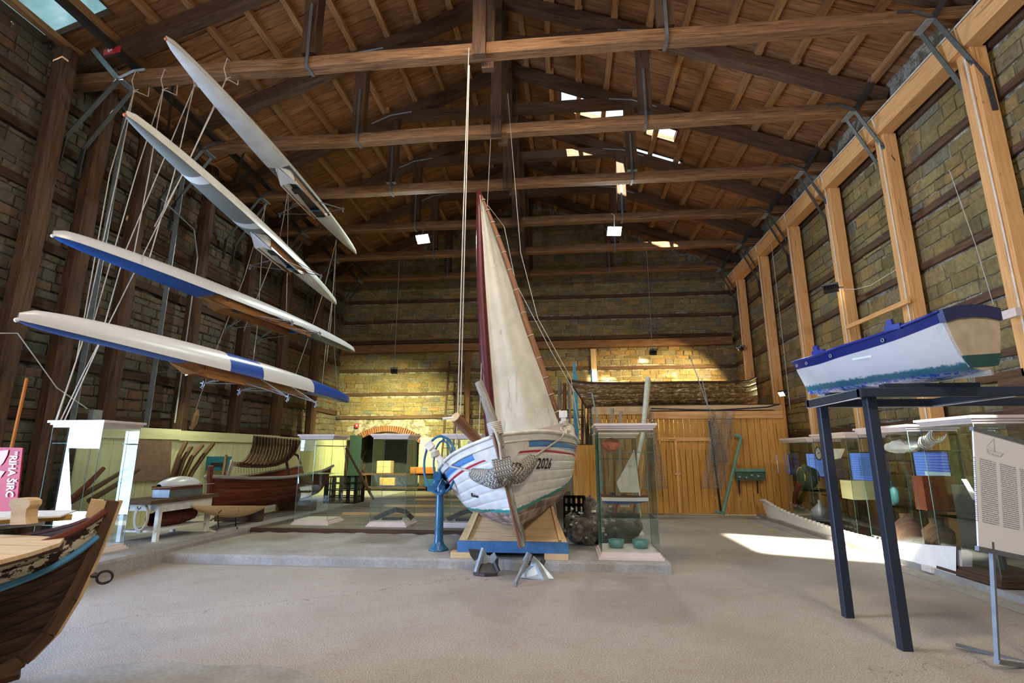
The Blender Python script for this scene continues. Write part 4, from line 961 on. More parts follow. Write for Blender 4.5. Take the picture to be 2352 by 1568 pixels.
# ropes that carry the shells
def shell_pt(i, s):
    t, m, L = SH[i]; return m@Vector((s*L, 0, -.30 if i > 1 else -.25))
k = 0
tie1 = [at(308, 208, Y=7.88), at(375, 205, Y=7.88), at(447, 195, Y=7.88), at(520, 180, Y=7.88)]
RL = ['leftmost rope group knotted to the nearest tie beam', 'second rope group from the left on the nearest tie beam', 'third rope group from the left on the nearest tie beam', 'fourth rope group from the left on the nearest tie beam']
RL = [q.replace(' knotted', '').replace('the nearest tie beam', 'nearest tie beam') for q in RL]
FR = [[(266, 420), (194, 752), (188, 790), (127, 968)], [(342, 400), (307, 586)], [(362, 400), (286, 581), (226, 795), (147, 968)], [(417, 405), (324, 595), (241, 761), (190, 860), (138, 968)]]
FR2 = [[(252, 400), (188, 760), (175, 830), (130, 965)], [(312, 400), (214, 742)], [(442, 215), (400, 400), (344, 590)], [(500, 230), (417, 405), (355, 520)]]
for i, p in enumerate(tie1):
    g = thing('rope_group', RL[i]+', passing the shells', 'rope', tuple(p))
    up = p+Vector((0, 0, .32))
    sub(g, 'loop', 'rope', lambda b: (b.tube([p, p+Vector((-.06, -.02, .2)), p+Vector((-.02, -.02, .42)), p+Vector((0, .3, .42)), p+Vector((.02, .3, .1)), p], .010, 5), b.tube([p, p+Vector((.07, .02, .04))], .008, 4), b.lathe(p-Vector((0, 0, .02)), [(0, -.03), (.02, -.015), (.02, .015), (0, .03)], 6)))
    for F in (FR[i], FR2[i]):
        n_ = len(F); pts = [p]+[at(a, c, Y=7.88-(.9*(j+1)/n_ if i != 1 else .3)) for j, (a, c) in enumerate(F)]
        sub(g, 'strand', 'rope', lambda b: b.tube(pts, .009, 5))
back = [('rope bundle behind the shells hanging from the third tie beam, at its left end', [[(612, 468), (560, 640), (490, 820), (435, 985)], [(608, 470), (598, 640), (590, 760), (575, 880)]], 12.6),
        ('rope pair right of the outriggers, from the third tie beam', [[(662, 430), (655, 480), (640, 560), (560, 760)], [(662, 430), (660, 620), (657, 730)]], 12.6),
        ('rope fan by the fifth tie beam dropping to the shell sterns', [[(773, 550), (740, 680), (700, 800), (672, 880)], [(773, 550), (764, 680), (747, 810), (738, 905)], [(773, 550), (760, 740), (750, 830)]], 14.9),
        ('long slack rope from the fifth tie beam down to the back left corner', [[(770, 600), (768, 800), (775, 900), (800, 1110)]], 17.0)]
for lab, F, y in back:
    g = thing('rope_group', lab, 'rope', tuple(at(*F[0][0], Y=y)))
    for q in F: sub(g, 'strand', 'rope', lambda b: b.tube([at(a, c, Y=y-.15*j) for j, (a, c) in enumerate(q)], .009, 5))
sub(g, 'net_bundle', 'oldwood', lambda b: b.tube([at(454, 940, X=-8.8), at(450, 955, X=-8.8), at(446, 972, X=-8.8), at(440, 988, X=-8.8)], [.03, .09, .08, .03], 8))
# ================================================================ OBJECTS
# ---- steel stand with the dinghy
sd = thing('steel_stand', 'dark navy square-tube steel stand carrying the small dinghy', 'stand', (3.4, 5.5, 0))
SX0, SX1, SY0, SY1, SZ = 2.66, 5.0, 4.98, 6.02, 2.14
for x, y in ((2.80, 6.0), (2.80, 5.10), (4.9, 6.0), (4.9, 5.1)):
    sub(sd, 'leg', 'navysteel', lambda b: b.beam((x, y, 0), (x, y, SZ), .09, .09, up=(0, 1, 0), ch=.008))
for p, q in (((SX0, SY0, SZ), (SX1, SY0, SZ)), ((SX0, SY1, SZ), (SX1, SY1, SZ)), ((SX0+.04, SY0, SZ), (SX0+.04, SY1, SZ)), ((3.95, SY0, SZ), (3.95, SY1, SZ))):
    sub(sd, 'frame_bar', 'navysteel', lambda b: b.beam(p, q, .08, .08, ch=.006))
for p, q in (((SX0, SY0-.0, SZ-.045), (SX0+.05, SY1, SZ-.045)), ((SX0, SY1, SZ-.045), (4.0, SY1, SZ-.045)), ((3.95, SY0, SZ-.045), (3.95, SY1, SZ-.045))):
    sub(sd, 'edge_highlight', 'cable', lambda b: b.beam(p, q, .02, .006))  # white strips stand in for the bright highlight along the bar edges
sub(sd, 'bearer', 'navysteel', lambda b: b.beam((2.75, 5.75, SZ+.06), (3.6, 5.75, SZ+.06), .09, .05))
sub(sd, 'bearer', 'navysteel', lambda b: b.beam((2.9, 5.05, SZ+.06), (3.7, 5.05, SZ+.06), .09, .05))
# ---- information board on a thin stand
pn = N('printed info panel', .5, 0, .3); uvp = pn.sep(pn.co()); X_, Z_ = uvp[0], uvp[2]
row = pn.math('FRACT', pn.math('MULTIPLY', Z_, 62)); col = pn.math('FRACT', pn.math('MULTIPLY', pn.math('SUBTRACT', X_, -.30), 4.35))
wordn = pn.noise(pn.map(pn.co(), (90, 1, 62)), 1, 2)
ink = pn.math('MULTIPLY', pn.step(row, .42, .46), pn.math('MULTIPLY', pn.step(col, .06, .08), pn.step(col, .90, .88)))
ink = pn.math('MULTIPLY', ink, pn.step(wordn, .36, .44)); ink = pn.math('MULTIPLY', ink, pn.math('MULTIPLY', pn.step(Z_, .655, .65), pn.step(Z_, .13, .135)))
pn.base(pn.mix(pn.math('MULTIPLY', ink, .75), (.84, .84, .88), (.14, .14, .2)))
ib = thing('info_board', 'white printed information board on a thin grey metal stand at the right edge', 'sign', (3.62, 4.74, 0))
ia, ic = Vector((3.27, 4.72, .89)), Vector((4.05, 5.05, .84))
ix = (ic-ia); ix.z = 0
pb = MB(); mm = Matrix.Identity(4); f_ = Vector((.93, .37, 0)).normalized(); u_ = Vector((0, 0, 1)); nr = f_.cross(u_)
for i, v in enumerate((f_, -nr, u_)):
    for j in range(3): mm[j][i] = v[j]
mm = Matrix.Translation(Vector((3.545, 4.83, .88)))@(Matrix.Rotation(math.radians(-11), 4, Vector((.37, -.93, 0)).normalized())@mm)
def loc_thing(parent, name, mat, m, fn):
    b = MB(); fn(b); o = b.build(name, mat, parent, world=False); o.matrix_basis = WM[parent.name].inverted()@m; return o
loc_thing(ib, 'panel', pn.m, mm, lambda b: b.bx(-.335, .42, -.012, .0, -.06, .87))
loc_thing(ib, 'frame_bar', 'steel', mm, lambda b: b.bx(-.345, .43, -.02, .01, .865, .895))
loc_thing(ib, 'frame_bar', 'steel', mm, lambda b: b.bx(-.345, .43, -.02, .01, -.09, -.055))
def sketch(b):
    P = [(-.20, -.02, .74), (-.19, -.02, .71), (-.05, -.02, .705), (-.01, -.02, .735)]
    b.tube(P, .0016, 3); b.tube([(-.20, -.02, .735), (-.01, -.02, .735)], .0012, 3); b.tube([(-.11, -.02, .73), (-.115, -.02, .845)], .0014, 3); b.tube([(-.115, -.02, .84), (-.20, -.02, .76), (-.12, -.02, .75)], .001, 3)
loc_thing(ib, 'drawing', 'steel', mm, sketch)
for x in (-.18, .30): loc_thing(ib, 'leg', 'steel', mm, lambda b: b.beam((x, 0, -.88), (x, 0, 0), .022, .03, up=(0, 1, 0)))
loc_thing(ib, 'base_bar', 'steel', mm, lambda b: (b.beam((-.19, 0, -.865), (.31, 0, -.865), .04, .03), b.beam((.30, 0, -.86), (.0, .42, -.86), .025, .025)))
# ---- glass cases
def vitrine(label, x0, x1, y0, y1, z0=.2, z1=2.0, shelves=(), base=.09, plm='cornice', group='glass display cases'):
    t = thing('glass_case', label, 'display case', ((x0+x1)/2, (y0+y1)/2, z0), group=group)
    def corn(b, z, up):
        s = 1 if up else -1
        for k, (o_, h0, h1) in enumerate(((.0, 0, .035), (.025, .035, .065), (.05, .065, .10))):
            a, c = (z+s*h0, z+s*h1); b.bx(x0-o_, x1+o_, y0-o_, y1+o_, min(a, c), max(a, c))
    zb = z0+.10; zt = z1-.10
    sub(t, 'cornice', 'cornice', lambda b: corn(b, zt, True))
    sub(t, 'plinth', plm, lambda b: corn(b, zb, False))
    g = .008
    sub(t, 'pane', 'glass', lambda b: b.bx(x0+.01, x1-.01, y0, y0+g, zb, zt)); sub(t, 'pane', 'glass', lambda b: b.bx(x0+.01, x1-.01, y1-g, y1, zb, zt))
    sub(t, 'pane', 'glass', lambda b: b.bx(x0, x0+g, y0+.01, y1-.01, zb, zt)); sub(t, 'pane', 'glass', lambda b: b.bx(x1-g, x1, y0+.01, y1-.01, zb, zt))
    for x in (x0, x1-.006):
        for y in (y0, y1-.006): sub(t, 'glass_edge', 'glassedge', lambda b: b.bx(x, x+.006, y, y+.006, zb, zt))
    for z in shelves: sub(t, 'shelf', 'glass', lambda b: b.bx(x0+.02, x1-.02, y0+.02, y1-.02, z, z+.008)); sub(t, 'shelf_edge', 'glassedge', lambda b: b.bx(x0+.02, x1-.02, y0+.016, y0+.02, z, z+.008))
    return t
vitrine('leftmost glass case with white cornice, behind the bow of the old brown boat', -7.42, -6.62, 6.98, 7.66, .2, 2.08, (1.75, .62))
vitrine('empty glass case on the plank deck, left of its row, beside the red-brown hull', -5.46, -4.76, 10.52, 11.2, .2, 2.0, (1.2,))
vitrine('glass case with a dark curved iron piece, on the deck left of the blue wheel', -3.86, -3.14, 10.42, 11.1, .2, 2.0)
vitrine('glass case half hidden behind the blue wheel column', -2.40, -1.68, 10.45, 11.15, .2, 2.0)
vitrine('glass case with the model sailing boat, right of the white boat', .50, 1.32, 8.02, 8.78, .13, 2.05, (1.62, .68))
vitrine('glass case standing behind the model boat case', .62, 1.36, 10.25, 10.95, .155, 2.0, (1.5,))
for k, (a, c, lab) in enumerate(((7.02, 8.0, 'nearest glass case of the right wall row, beside the info board'), (8.45, 9.8, 'second glass case of the right wall row, with brown jars inside'), (10.4, 11.7, 'third glass case of the right wall row, behind the stand legs'), (12.2, 13.5, 'farthest glass case of the right wall row, with diving gear'))):
    vitrine(lab, 5.02+.09*k, 5.72+.09*k, a, c, .09, 2.07-.035*k, (1.62, .78) if k in (0, 1, 2) else (1.5, .8), plm='darkpost')
# ---- model sailing boat in its case
mh = frame((.56, 8.36, .86), (-1, 0, 0)); mo = thing('model_boat', 'small model sailing boat with white hull, brown rail and off-white sail, in a glass case', 'model boat', mat=mh)
mdl = Hull(.68, [(0, .004, .15, .02, .8), (.1, .05, .135, .0, .6), (.3, .095, .12, 0, .45), (.5, .085, .12, .01, .45), (.68, .045, .135, .04, .5)], rake=.04)
mn = N('model hull', .35); z_ = mn.sep(mn.co())[2]; mn.base(mn.mix(mn.step(z_, .100, .098), (.16, .06, .03), mn.mix(mn.step(z_, .045, .043), (.8, .8, .78), (.03, .07, .30))))
for side in (-1, 1): sub(mo, 'hull', mn.m, lambda b: mdl.patch(b, 0, 1, side, nd=18, nu=8, groove=0), smooth=True, world=False)
def mdk(b):
    P = []
    for i in range(10):
        d = .68*i/9; r = mdl.p(d, 1, 1); P.append([(r[0], r[1]*k/3, r[2]-.012) for k in range(-3, 4)])
    b.grid(P)
sub(mo, 'deck', 'redhull', mdk, world=False)
sub(mo, 'mast', 'whitewood', lambda b: b.tube([(-.56, 0, .12), (-.50, 0, .80)], .010, 6), world=False)
def msail(b):
    P = []
    for i in range(13):
        t = i/12; xl = -.55+.06*t; xr = -.24+(-.19-.06)*max(0, (t-.28)/.72)-.03*math.sin(PI*min(1, t/.3)) if t > .28 else -.27+.05*math.sin(PI*t/.56)
        P.append([(xl+(xr-xl)*k/8, .02*math.sin(PI*k/8)+.004*math.sin(k*2), .17+.60*t) for k in range(9)])
    b.grid(P)
sub(mo, 'sail', sm, msail, smooth=True, world=False)
sub(mo, 'cabin', 'darkmetal', lambda b: (b.bx(-.20, -.12, -.02, .02, .12, .17), b.bx(-.34, -.28, -.015, .015, .12, .145)), world=False)
for x in (-.24, -.50): sub(mo, 'cradle_foot', 'redhull', lambda b: b.prism([(x-.01, 0, .04), (x+.03, 0, .04), (x+.07, 0, -.17), (x+.05, 0, -.17), (x+.02, 0, -.06)], (0, 1, 0), .015), world=False)
sub(mo, 'name_card', 'white', lambda b: b.bx(-.42, -.28, -.16, -.155, -.06, -.03), world=False)
cn = MB()
for k in range(9):
    pass
cl = thing('terracotta_fragment', 'crumpled terracotta coloured piece on the upper glass shelf', 'fragment', (.72, 8.35, 1.63))
def blob(b, c, r, n=12, m=8, amp=.25, sd=0):
    rg = random.Random(sd); P = []; ph = [rg.uniform(0, 6) for _ in range(6)]
    for i in range(m+1):
        a = PI*i/m; rowp = []
        for j in range(n+1):
            t = 2*PI*(j % n)/n; k = 1+amp*(math.sin(3*t+ph[0]+2*a)*.5+math.sin(5*t+ph[1])*.3*math.sin(a)+math.sin(4*a+ph[2]+t*2)*.35)
            rowp.append((c[0]+r[0]*k*math.sin(a)*math.cos(t), c[1]+r[1]*k*math.sin(a)*math.sin(t), c[2]+r[2]*k*math.cos(a)))
        P.append(rowp)
    b.grid(P)
sub(cl, 'cloth', 'cotton', lambda b: blob(b, (.72, 8.35, 1.73), (.13, .10, .10), 14, 9, .3, 3))
for i, (x, lab) in enumerate(((.74, 'teal glass bowl on the case floor, left one'), (1.10, 'teal glass bowl on the case floor, right one'))):
    o = MB().lathe((x, 8.4, .235), [(0, 0), (.10, 0), (.12, .05), (.12, .11), (.10, .11), (.10, .03), (0, .02)], 20).build('bowl', plain('teal glaze', (.10, .28, .27), .3), None, label=lab, cat='bowl', smooth=True)
# ---- encrusted anchor rocks behind that case
rk = thing('encrusted_rock', 'grey barnacle-crusted lump beside the glass case and the cradle', 'rock', (.35, 9.2, .14))
rn = N('barnacle crust', .9); f = rn.noise(rn.co(), 9, 5, .7); rn.bump(f, 1, .04); rn.base(rn.ramp(f, [(.35, (.07, .06, .05)), (.55, (.23, .20, .17)), (.7, (.5, .47, .42))]))
for i, (c, r) in enumerate((((.25, 9.2, .36), (.28, .22, .22)), ((.55, 9.3, .48), (.30, .25, .30)), ((.42, 9.4, .72), (.12, .12, .16)), ((.95, 9.35, .42), (.35, .25, .22)), ((.10, 9.3, .5), (.13, .12, .12)))):
    sub(rk, 'lump', rn.m, lambda b: blob(b, c, r, 14, 9, .28, i+5), smooth=True)
sub(rk, 'shell', 'whitewood', lambda b: [b.lathe((.25+random.uniform(-.22, .6), 9.02+random.uniform(0, .08), .34+random.uniform(-.1, .42)), [(0, -.02), (.025, -.01), (.028, .01), (0, .02)], 7) for _ in range(26)])
ck = thing('black_crate', 'black plastic crate standing behind the cradle, next to the pine boards', 'crate', (.28, 10.9, .155))
def crate(b, c, s, nx=5, nz=3, rw=.012):
    x, y, z = c; a, d, h = s
    b.bx(x-a/2, x+a/2, y-d/2, y+d/2, z, z+.02)
    for yy in (y-d/2, y+d/2):
        for k in range(nz+1): b.bx(x-a/2, x+a/2, yy-.008, yy+.008, z+h*k/nz-(.03 if k else 0), z+h*k/nz+(.03 if not k else 0))
        for k in range(nx+1): b.bx(x-a/2+a*k/nx-rw, x-a/2+a*k/nx+rw, yy-.008, yy+.008, z, z+h)
    for xx in (x-a/2, x+a/2):
        for k in range(nz+1): b.bx(xx-.008, xx+.008, y-d/2, y+d/2, z+h*k/nz-(.03 if k else 0), z+h*k/nz+(.03 if not k else 0))
        for k in range(nx+1): b.bx(xx-.008, xx+.008, y-d/2+d*k/nx-rw, y-d/2+d*k/nx+rw, z, z+h)
sub(ck, 'body', 'black', lambda b: crate(b, (.16, 10.9, .16), (.40, .34, .62), 4, 4, .03))
# ---- blue hand wheel machine
bw = thing('wheel_pump', 'blue iron column with two large hand-wheel rings beside the white boat', 'machine', (-2.0, 8.5, .13))
sub(bw, 'column', 'bluepaint', lambda b: b.lathe((-2.0, 8.5, .13), [(0, 0), (.155, 0), (.155, .02), (.13, .04), (.085, .09), (.068, .16), (.066, .3), (.060, .95), (.052, .98), (.052, 1.0), (0, 1.0)], 28), smooth=True)
sub(bw, 'housing', 'bluepaint', lambda b: (b.lathe((-2.0, 8.5, 1.11), [(0, 0), (.11, 0), (.13, .03), (.10, .09), (.05, .11), (.05, .25), (0, .26)], 20), b.beam((-2.0, 8.25, 1.26), (-2.0, 8.75, 1.26), .12, .12)))
wc = at(1018, 1062, Y=8.35)
sub(bw, 'wheel_ring', 'bluepaint', lambda b: b.ring(at(1010, 1067, Y=8.35), (.66, .75, 0), .445, .021, 48, 10), smooth=True)
sub(bw, 'wheel_ring', 'bluepaint', lambda b: b.ring(at(1016, 1064, Y=8.62), (.80, .60, 0), .365, .018, 48, 10), smooth=True)
for a in range(3): sub(bw, 'spoke', 'bluepaint', lambda b: b.tube([at(1016, 1065, Y=8.5)+Vector((-.30*math.cos(a*PI/3+PI/2), .3*math.cos(a*PI/3+PI/2), .40*math.sin(a*PI/3+PI/2))), at(1016, 1065, Y=8.5)+Vector((-.22*math.cos(a*PI/3+PI/2), .3*math.cos(a*PI/3+PI/2)+.2, .36*math.sin(a*PI/3+PI/2)))], .010, 6))
sub(bw, 'hub', 'bluepaint', lambda b: b.tube([at(1016, 1128, Y=8.2), at(1024, 1128, Y=8.8)], .045, 12), smooth=True)
sub(bw, 'bracket', 'bluepaint', lambda b: (b.beam((-2.2, 8.5, 1.06), (-1.82, 8.5, 1.09), .10, .09), b.beam((-1.88, 8.5, 1.05), (-1.86, 8.5, 1.20), .07, .10, up=(0, 1, 0))))
sub(bw, 'small_wire', 'rope', lambda b: b.tube([at(1004, 1122, Y=8.3), at(1016, 1098, Y=8.3), at(1025, 1108, Y=8.3)], .006, 5))
# ---- anchors on the floor
an = thing('anchor', 'grey twin-fluked anchor propped upright on the floor before the cradle', 'anchor', (-1.15, 7.5, 0))
A0 = at(1110, 1312, Z=.0)
def fluke(b, pts, t=.02): b.prism([at(a, c, Y=y) for a, c, y in pts], (0, 1, .1), t)
sub(an, 'shank', 'galv', lambda b: b.beam(at(1093, 1314, Y=7.42), at(1110, 1258, Y=7.50), .05, .035))
sub(an, 'fluke', 'darkmetal', lambda b: fluke(b, [(1076, 1260, 7.5), (1080, 1275, 7.5), (1090, 1288, 7.5), (1099, 1282, 7.5), (1103, 1263, 7.5)]))
sub(an, 'fluke', 'galv', lambda b: fluke(b, [(1099, 1300, 7.5), (1112, 1262, 7.5), (1118, 1275, 7.5), (1125, 1277, 7.5), (1135, 1268, 7.5), (1141, 1280, 7.5), (1133, 1294, 7.5), (1121, 1291, 7.5), (1110, 1300, 7.5)], .03))
sub(an, 'crown', 'darkmetal', lambda b: b.prism([(-1.26, 7.42, .01), (-1.10, 7.36, .01), (-.93, 7.42, .01), (-.94, 7.6, .16), (-1.08, 7.56, .19), (-1.22, 7.6, .10)], (0, 0, 1), .03))
sub(an, 'stock', 'darkmetal', lambda b: b.beam(at(1136, 1290, Y=7.45), at(1145, 1312, Y=7.42), .035, .04))
a2 = thing('anchor', 'grey plough anchor with its shank leaning down onto the floor, right of the other anchor', 'anchor', (-.45, 7.3, 0))
sub(a2, 'shank', 'galv', lambda b: (b.beam(at(1183, 1342, Z=.03), at(1213, 1277, Y=7.45), .030, .055), b.beam(at(1207, 1290, Y=7.42), at(1216, 1270, Y=7.45), .05, .07)))
sub(a2, 'fluke', 'galv', lambda b: (b.prism([(-.62, 7.32, .015), (-.30, 7.26, .0), (-.17, 7.30, .0), (-.17, 7.36, .03), (-.36, 7.46, .17), (-.45, 7.5, .24), (-.50, 7.45, .12)], (0, .2, 1), .012)), smooth=False)
sub(a2, 'hinge', 'darkmetal', lambda b: (b.tube([(-.52, 7.5, .16), (-.34, 7.5, .14)], .03, 8), b.beam((-.36, 7.48, .12), (-.31, 7.45, .22), .02, .06)))
# ---- work table with things on it (left)
tb = thing('work_table', 'white painted work table with a dark top, by the yellow wainscot', 'table', (-6.85, 8.85, .2))
tx0, tx1, ty0, ty1, tz = -7.25, -6.58, 8.05, 9.62, .83
for x, y in ((tx0+.04, ty0+.2), (tx1-.05, ty0+.25), (tx0+.04, ty1-.2), (tx1-.05, ty1-.1)):
    sub(tb, 'leg', 'whitewood', lambda b: b.beam((x, y, .2), (x, y, tz-.02), .07, .07, up=(0, 1, 0)))
sub(tb, 'table_top', 'darkpost', lambda b: b.bx(tx0-.05, tx1+.03, ty0-.05, ty1+.05, tz-.02, tz+.04))
sub(tb, 'apron', 'whitewood', lambda b: (b.bx(tx1-.04, tx1-.01, ty0+.25, ty1-.1, tz-.16, tz-.02), b.bx(tx0+.02, tx1-.04, ty0+.23, ty0+.26, tz-.14, tz-.02)))
sub(tb, 'shelf', 'whitewood', lambda b: b.bx(tx0+.02, tx1-.03, ty0+.2, ty1-.08, .36, .39))
sub(tb, 'hook', 'darkmetal', lambda b: [b.ring((tx1-.35+.2*k, ty0-.06, tz-.05), (0, 1, 0), .03, .007, 14, 5, PI*.1, PI*1.1) for k in range(2)])
sw = thing('upturned_model_hull', 'glossy white upturned model hull on a grey box, on the work table', 'model hull', (-6.9, 9.1, .87))
sub(sw, 'hull', 'gel', lambda b: b.grid([[(-6.9+.20*math.cos(t)*math.sin(PI*(.03+.94*i/20))**.6, 8.55+.98*i/20, 1.06+.15*math.sin(t)*math.sin(PI*(.03+.94*i/20))**.6) for t in [PI*k/10 for k in range(11)]] for i in range(21)]), smooth=True)
sub(sw, 'rail', 'redhull', lambda b: b.bx(-7.08, -6.72, 8.62, 9.42, 1.00, 1.06))
sub(sw, 'box', 'steel', lambda b: b.bx(-7.05, -6.74, 8.62, 9.46, .87, 1.0))
sub(sw, 'rod', 'rope', lambda b: b.tube([(-6.72, 8.2, 1.05), (-6.72, 9.75, 1.05)], .006, 5))
co = thing('rope_coil', 'pale rope coil hanging from the left end of the work table', 'rope', (-6.75, 8.15, .4))
sub(co, 'loops', 'rope', lambda b: [b.tube([(-6.78+.10*math.cos(t)*(1+.12*k % .3)+.01*k, 8.12-.012*k, .66+(.24-.012*k)*math.sin(t)-.05) for t in [2*PI*i/22 for i in range(23)]], .011, 5) for k in range(6)])
ba = thing('wicker_roll', 'brown ribbed roll lying on the lower shelf of the work table', 'roll', (-6.9, 8.95, .39))
sub(ba, 'roll', 'redhull', lambda b: b.grid([[(-6.88+.14*(1+.05*math.cos(i*2.2))*math.sin(PI*(.12+.76*i/26))**.35*math.cos(t), 8.45+1.0*i/26, .53+.14*(1+.05*math.cos(i*2.2))*math.sin(PI*(.12+.76*i/26))**.35*math.sin(t)) for t in [2*PI*k/14 for k in range(15)]] for i in range(27)]), smooth=False)
# brown board, turquoise board on the wainscot
MB().prism([at(300, 1008, X=-8.44), at(393, 1014, X=-8.44), at(388, 1101, X=-8.44), at(300, 1106, X=-8.44)], (1, 0, 0), .02).build('pin_board', plain('brown fibreboard', (.19, .115, .075), .85), None, label='plain brown board fixed to the yellow wainscot behind the work table', cat='board')
tq = thing('turquoise_board', 'turquoise board with a dark slot, on the yellow wainscot left of the hull ribs', 'board', tuple(at(502, 1080, X=-8.42)))
sub(tq, 'panel', plain('turquoise', (.02, .22, .30), .6), lambda b: b.prism([at(475, 1048, X=-8.42), at(530, 1048, X=-8.42), at(528, 1080, X=-8.42), at(472, 1080, X=-8.42)], (1, 0, 0), .03))
sub(tq, 'slot', 'darkmetal', lambda b: b.prism([at(484, 1062, X=-8.38), at(518, 1062, X=-8.38), at(514, 1070, X=-8.38), at(487, 1070, X=-8.38)], (1, 0, 0), .01))
# loose curved ribs leaning on the wainscot
RB_ = [[(427, 1015), (412, 1045), (399, 1085), (390, 1112)], [(439, 1026), (421, 1055), (410, 1088), (403, 1110)], [(465, 1022), (441, 1050), (426, 1082), (416, 1108)], [(490, 1018), (466, 1048), (444, 1080), (430, 1105)]]
for q, lb in zip(RB_, ('first dark curved frame timber from the left on the wainscot', 'second dark curved frame timber from the left, the shortest', 'third dark curved frame timber from the left on the wainscot', 'fourth dark frame timber, nearest the turquoise board')):
    pts = [at(a, c, X=-8.36) for a, c in q]; b = MB()
    for p, r in zip(pts, pts[1:]): b.beam(p, r+(r-p)*.04, .05, .085, up=(1, 0, 0))
    b.build('curved_rib', 'darkpost', None, label=lb, cat='boat rib', group='curved ribs leaning on the wainscot')
# hanging skeleton of ribs
sk = thing('rib_skeleton', 'dark hanging boat skeleton of many curved ribs over the red-brown hull', 'boat skeleton', tuple(at(620, 1060, X=-7.2)))
kl = [(543, 1065), (570, 1069), (600, 1070), (630, 1066), (655, 1056), (672, 1038), (684, 1012)]
def X2(a, c, dx=0): return at(a, c, X=-7.25+dx)
sub(sk, 'keel', 'darkpost', lambda b: [b.beam(X2(*p), X2(*q), .09, .14, up=(1, 0, 0)) for p, q in zip(kl, kl[1:])])
for i in range(15):
    bx_ = 543+9.2*i; u = min(1, (bx_-543)/141); kx = [q[0] for q in kl]; by_ = float(np.interp(bx_, kx, [q[1] for q in kl])); a = bx_+36*(1-u)+6; c = 1002+9*u
    def rib(b):
        P = [X2(bx_, by_)]+[X2(bx_+(a-bx_)*math.sin(PI/2*t)**1.0, by_+(c-by_)*(1-math.cos(PI/2*t)), .42*t) for t in (.2, .4, .6, .8, 1)]
        for p, q in zip(P, P[1:]): b.beam(p, q+(q-p)*.06, .035, .05, up=(1, 0, 0))
    sub(sk, 'rib', 'darkpost', rib)
for i in range(16): sub(sk, 'hanging_line', 'darkmetal', lambda b: b.tube([X2(547+6.2*i, 1070), X2(548+6.2*i+random.uniform(-1, 1), 1070+random.uniform(14, 26))], .004, 4))
sub(sk, 'support', 'darkpost', lambda b: (b.beam(X2(657, 1055), X2(664, 1090), .05, .05, up=(1, 0, 0)), b.tube([X2(672, 1040), X2(684, 1046), X2(690, 1062), X2(696, 1088)], .03, 6)))
# red brown hull
rh = thing('red_hull', 'red-brown wooden boat hull with raised stem, standing by the yellow wainscot', 'boat', mat=frame((-6.95, 10.05, .45), (-.05, -1, 0)))
rhh = Hull(4.0, [(0, .03, .72, .03, .8), (.2, .25, .70, 0, .6), (.7, .48, .66, 0, .45), (1.6, .60, .64, 0, .4), (3, .62, .72, 0, .4), (4, .45, .84, .1, .5)], rake=.12)
for side in (-1, 1):
    for a, c in zip([0, .34, .67], [.34, .67, 1]): sub(rh, 'hull_plank', 'redhull', lambda b: rhh.patch(b, a, c, side, nd=24, nu=3, groove=.008), smooth=True, world=False)
    sub(rh, 'gunwale', 'greywood', lambda b: b.tube(rhh.rail(1, side, out=.02), .035, 6), world=False)
sub(rh, 'stem', 'redhull', lambda b: b.tube([(0, 0, 0), (.08, 0, .5), (.14, 0, .92)], .06, 6), world=False)
for x in (-.9, -3.1): sub(rh, 'trestle', 'darkpost', lambda b: b.bx(x-.1, x+.1, -.5, .5, -.25, .02), world=False)
# tan half model on black stand
tm = thing('tan_hull', 'slim tan wooden model hull on a thin black stand before the red-brown hull', 'model hull', tuple(at(530, 1215, Z=.2)))
P0, P1 = at(440, 1161, X=-6.55), at(612, 1161, X=-6.35)
def tanh_(b):
    P = []
    for i in range(25):
        s = i/24; c = P0+(P1-P0)*s; w = .01+.13*math.sin(PI*s)**.7; h = .02+.20*math.sin(PI*s)**.8
        P.append([c+Vector((w*math.cos(t), 0, -h*math.sin(t))) for t in [PI*k/10 for k in range(11)]])
    b.grid(P)
sub(tm, 'hull', 'palewood', tanh_, smooth=True)
sub(tm, 'deck', 'palewood', lambda b: b.grid([[P0+(P1-P0)*(i/16)+Vector(((.01+.13*math.sin(PI*i/16)**.7)*k, 0, 0)) for k in (-1, 0, 1)] for i in range(17)]))
for px in (500, 540): sub(tm, 'stand', 'black', lambda b: (b.tube([at(px, 1178, X=-6.45), at(px+2, 1212, X=-6.45)], .012, 5), b.tube([at(px-4, 1214, X=-6.6), at(px+6, 1212, X=-6.2)], .012, 5), b.tube([at(px-6, 1172, X=-6.58), at(px, 1180, X=-6.45), at(px+8, 1172, X=-6.32)], .010, 5)))
# grey uprights beside the red hull
for q, lb in ((((500, 1150), (533, 1060)), 'broad grey leaning plank in front of the turquoise board'), (((478, 1150), (488, 1082)), 'short pale grey upright plank by the wainscot'), (((505, 1140), (520, 1046)), 'thin brown leaning strip crossing the turquoise board')):
    p, r = at(*q[0], X=-7.6), at(*q[1], X=-8.2); b = MB(); b.beam(p-Vector((0, 0, .1)), r, .13 if 'broad' in lb else .07, .05, up=(1, 0, 0)); b.build('leaning_plank', 'greywood' if 'brown' not in lb else 'oldwood', None, label=lb, cat='plank')
# long dark spars behind the left glass case
for q, lb in ((((120, 1175), (305, 1068)), 'long dark spar leaning behind the leftmost glass case'), (((205, 1150), (318, 1078)), 'second dark spar just under the first, behind the leftmost case'), (((160, 1150), (238, 1075)), 'reddish oar shaft rising behind the leftmost glass case')):
    b = MB(); p, r = at(*q[0], X=-8.1), at(*q[1], X=-8.2); b.tube([p, p+(r-p)*.5+Vector((0, 0, -.02)), r], [.05, .045, .035], 8); b.build('spar', 'darkpost' if 'oar' not in lb else 'redhull', None, label=lb, cat='spar')
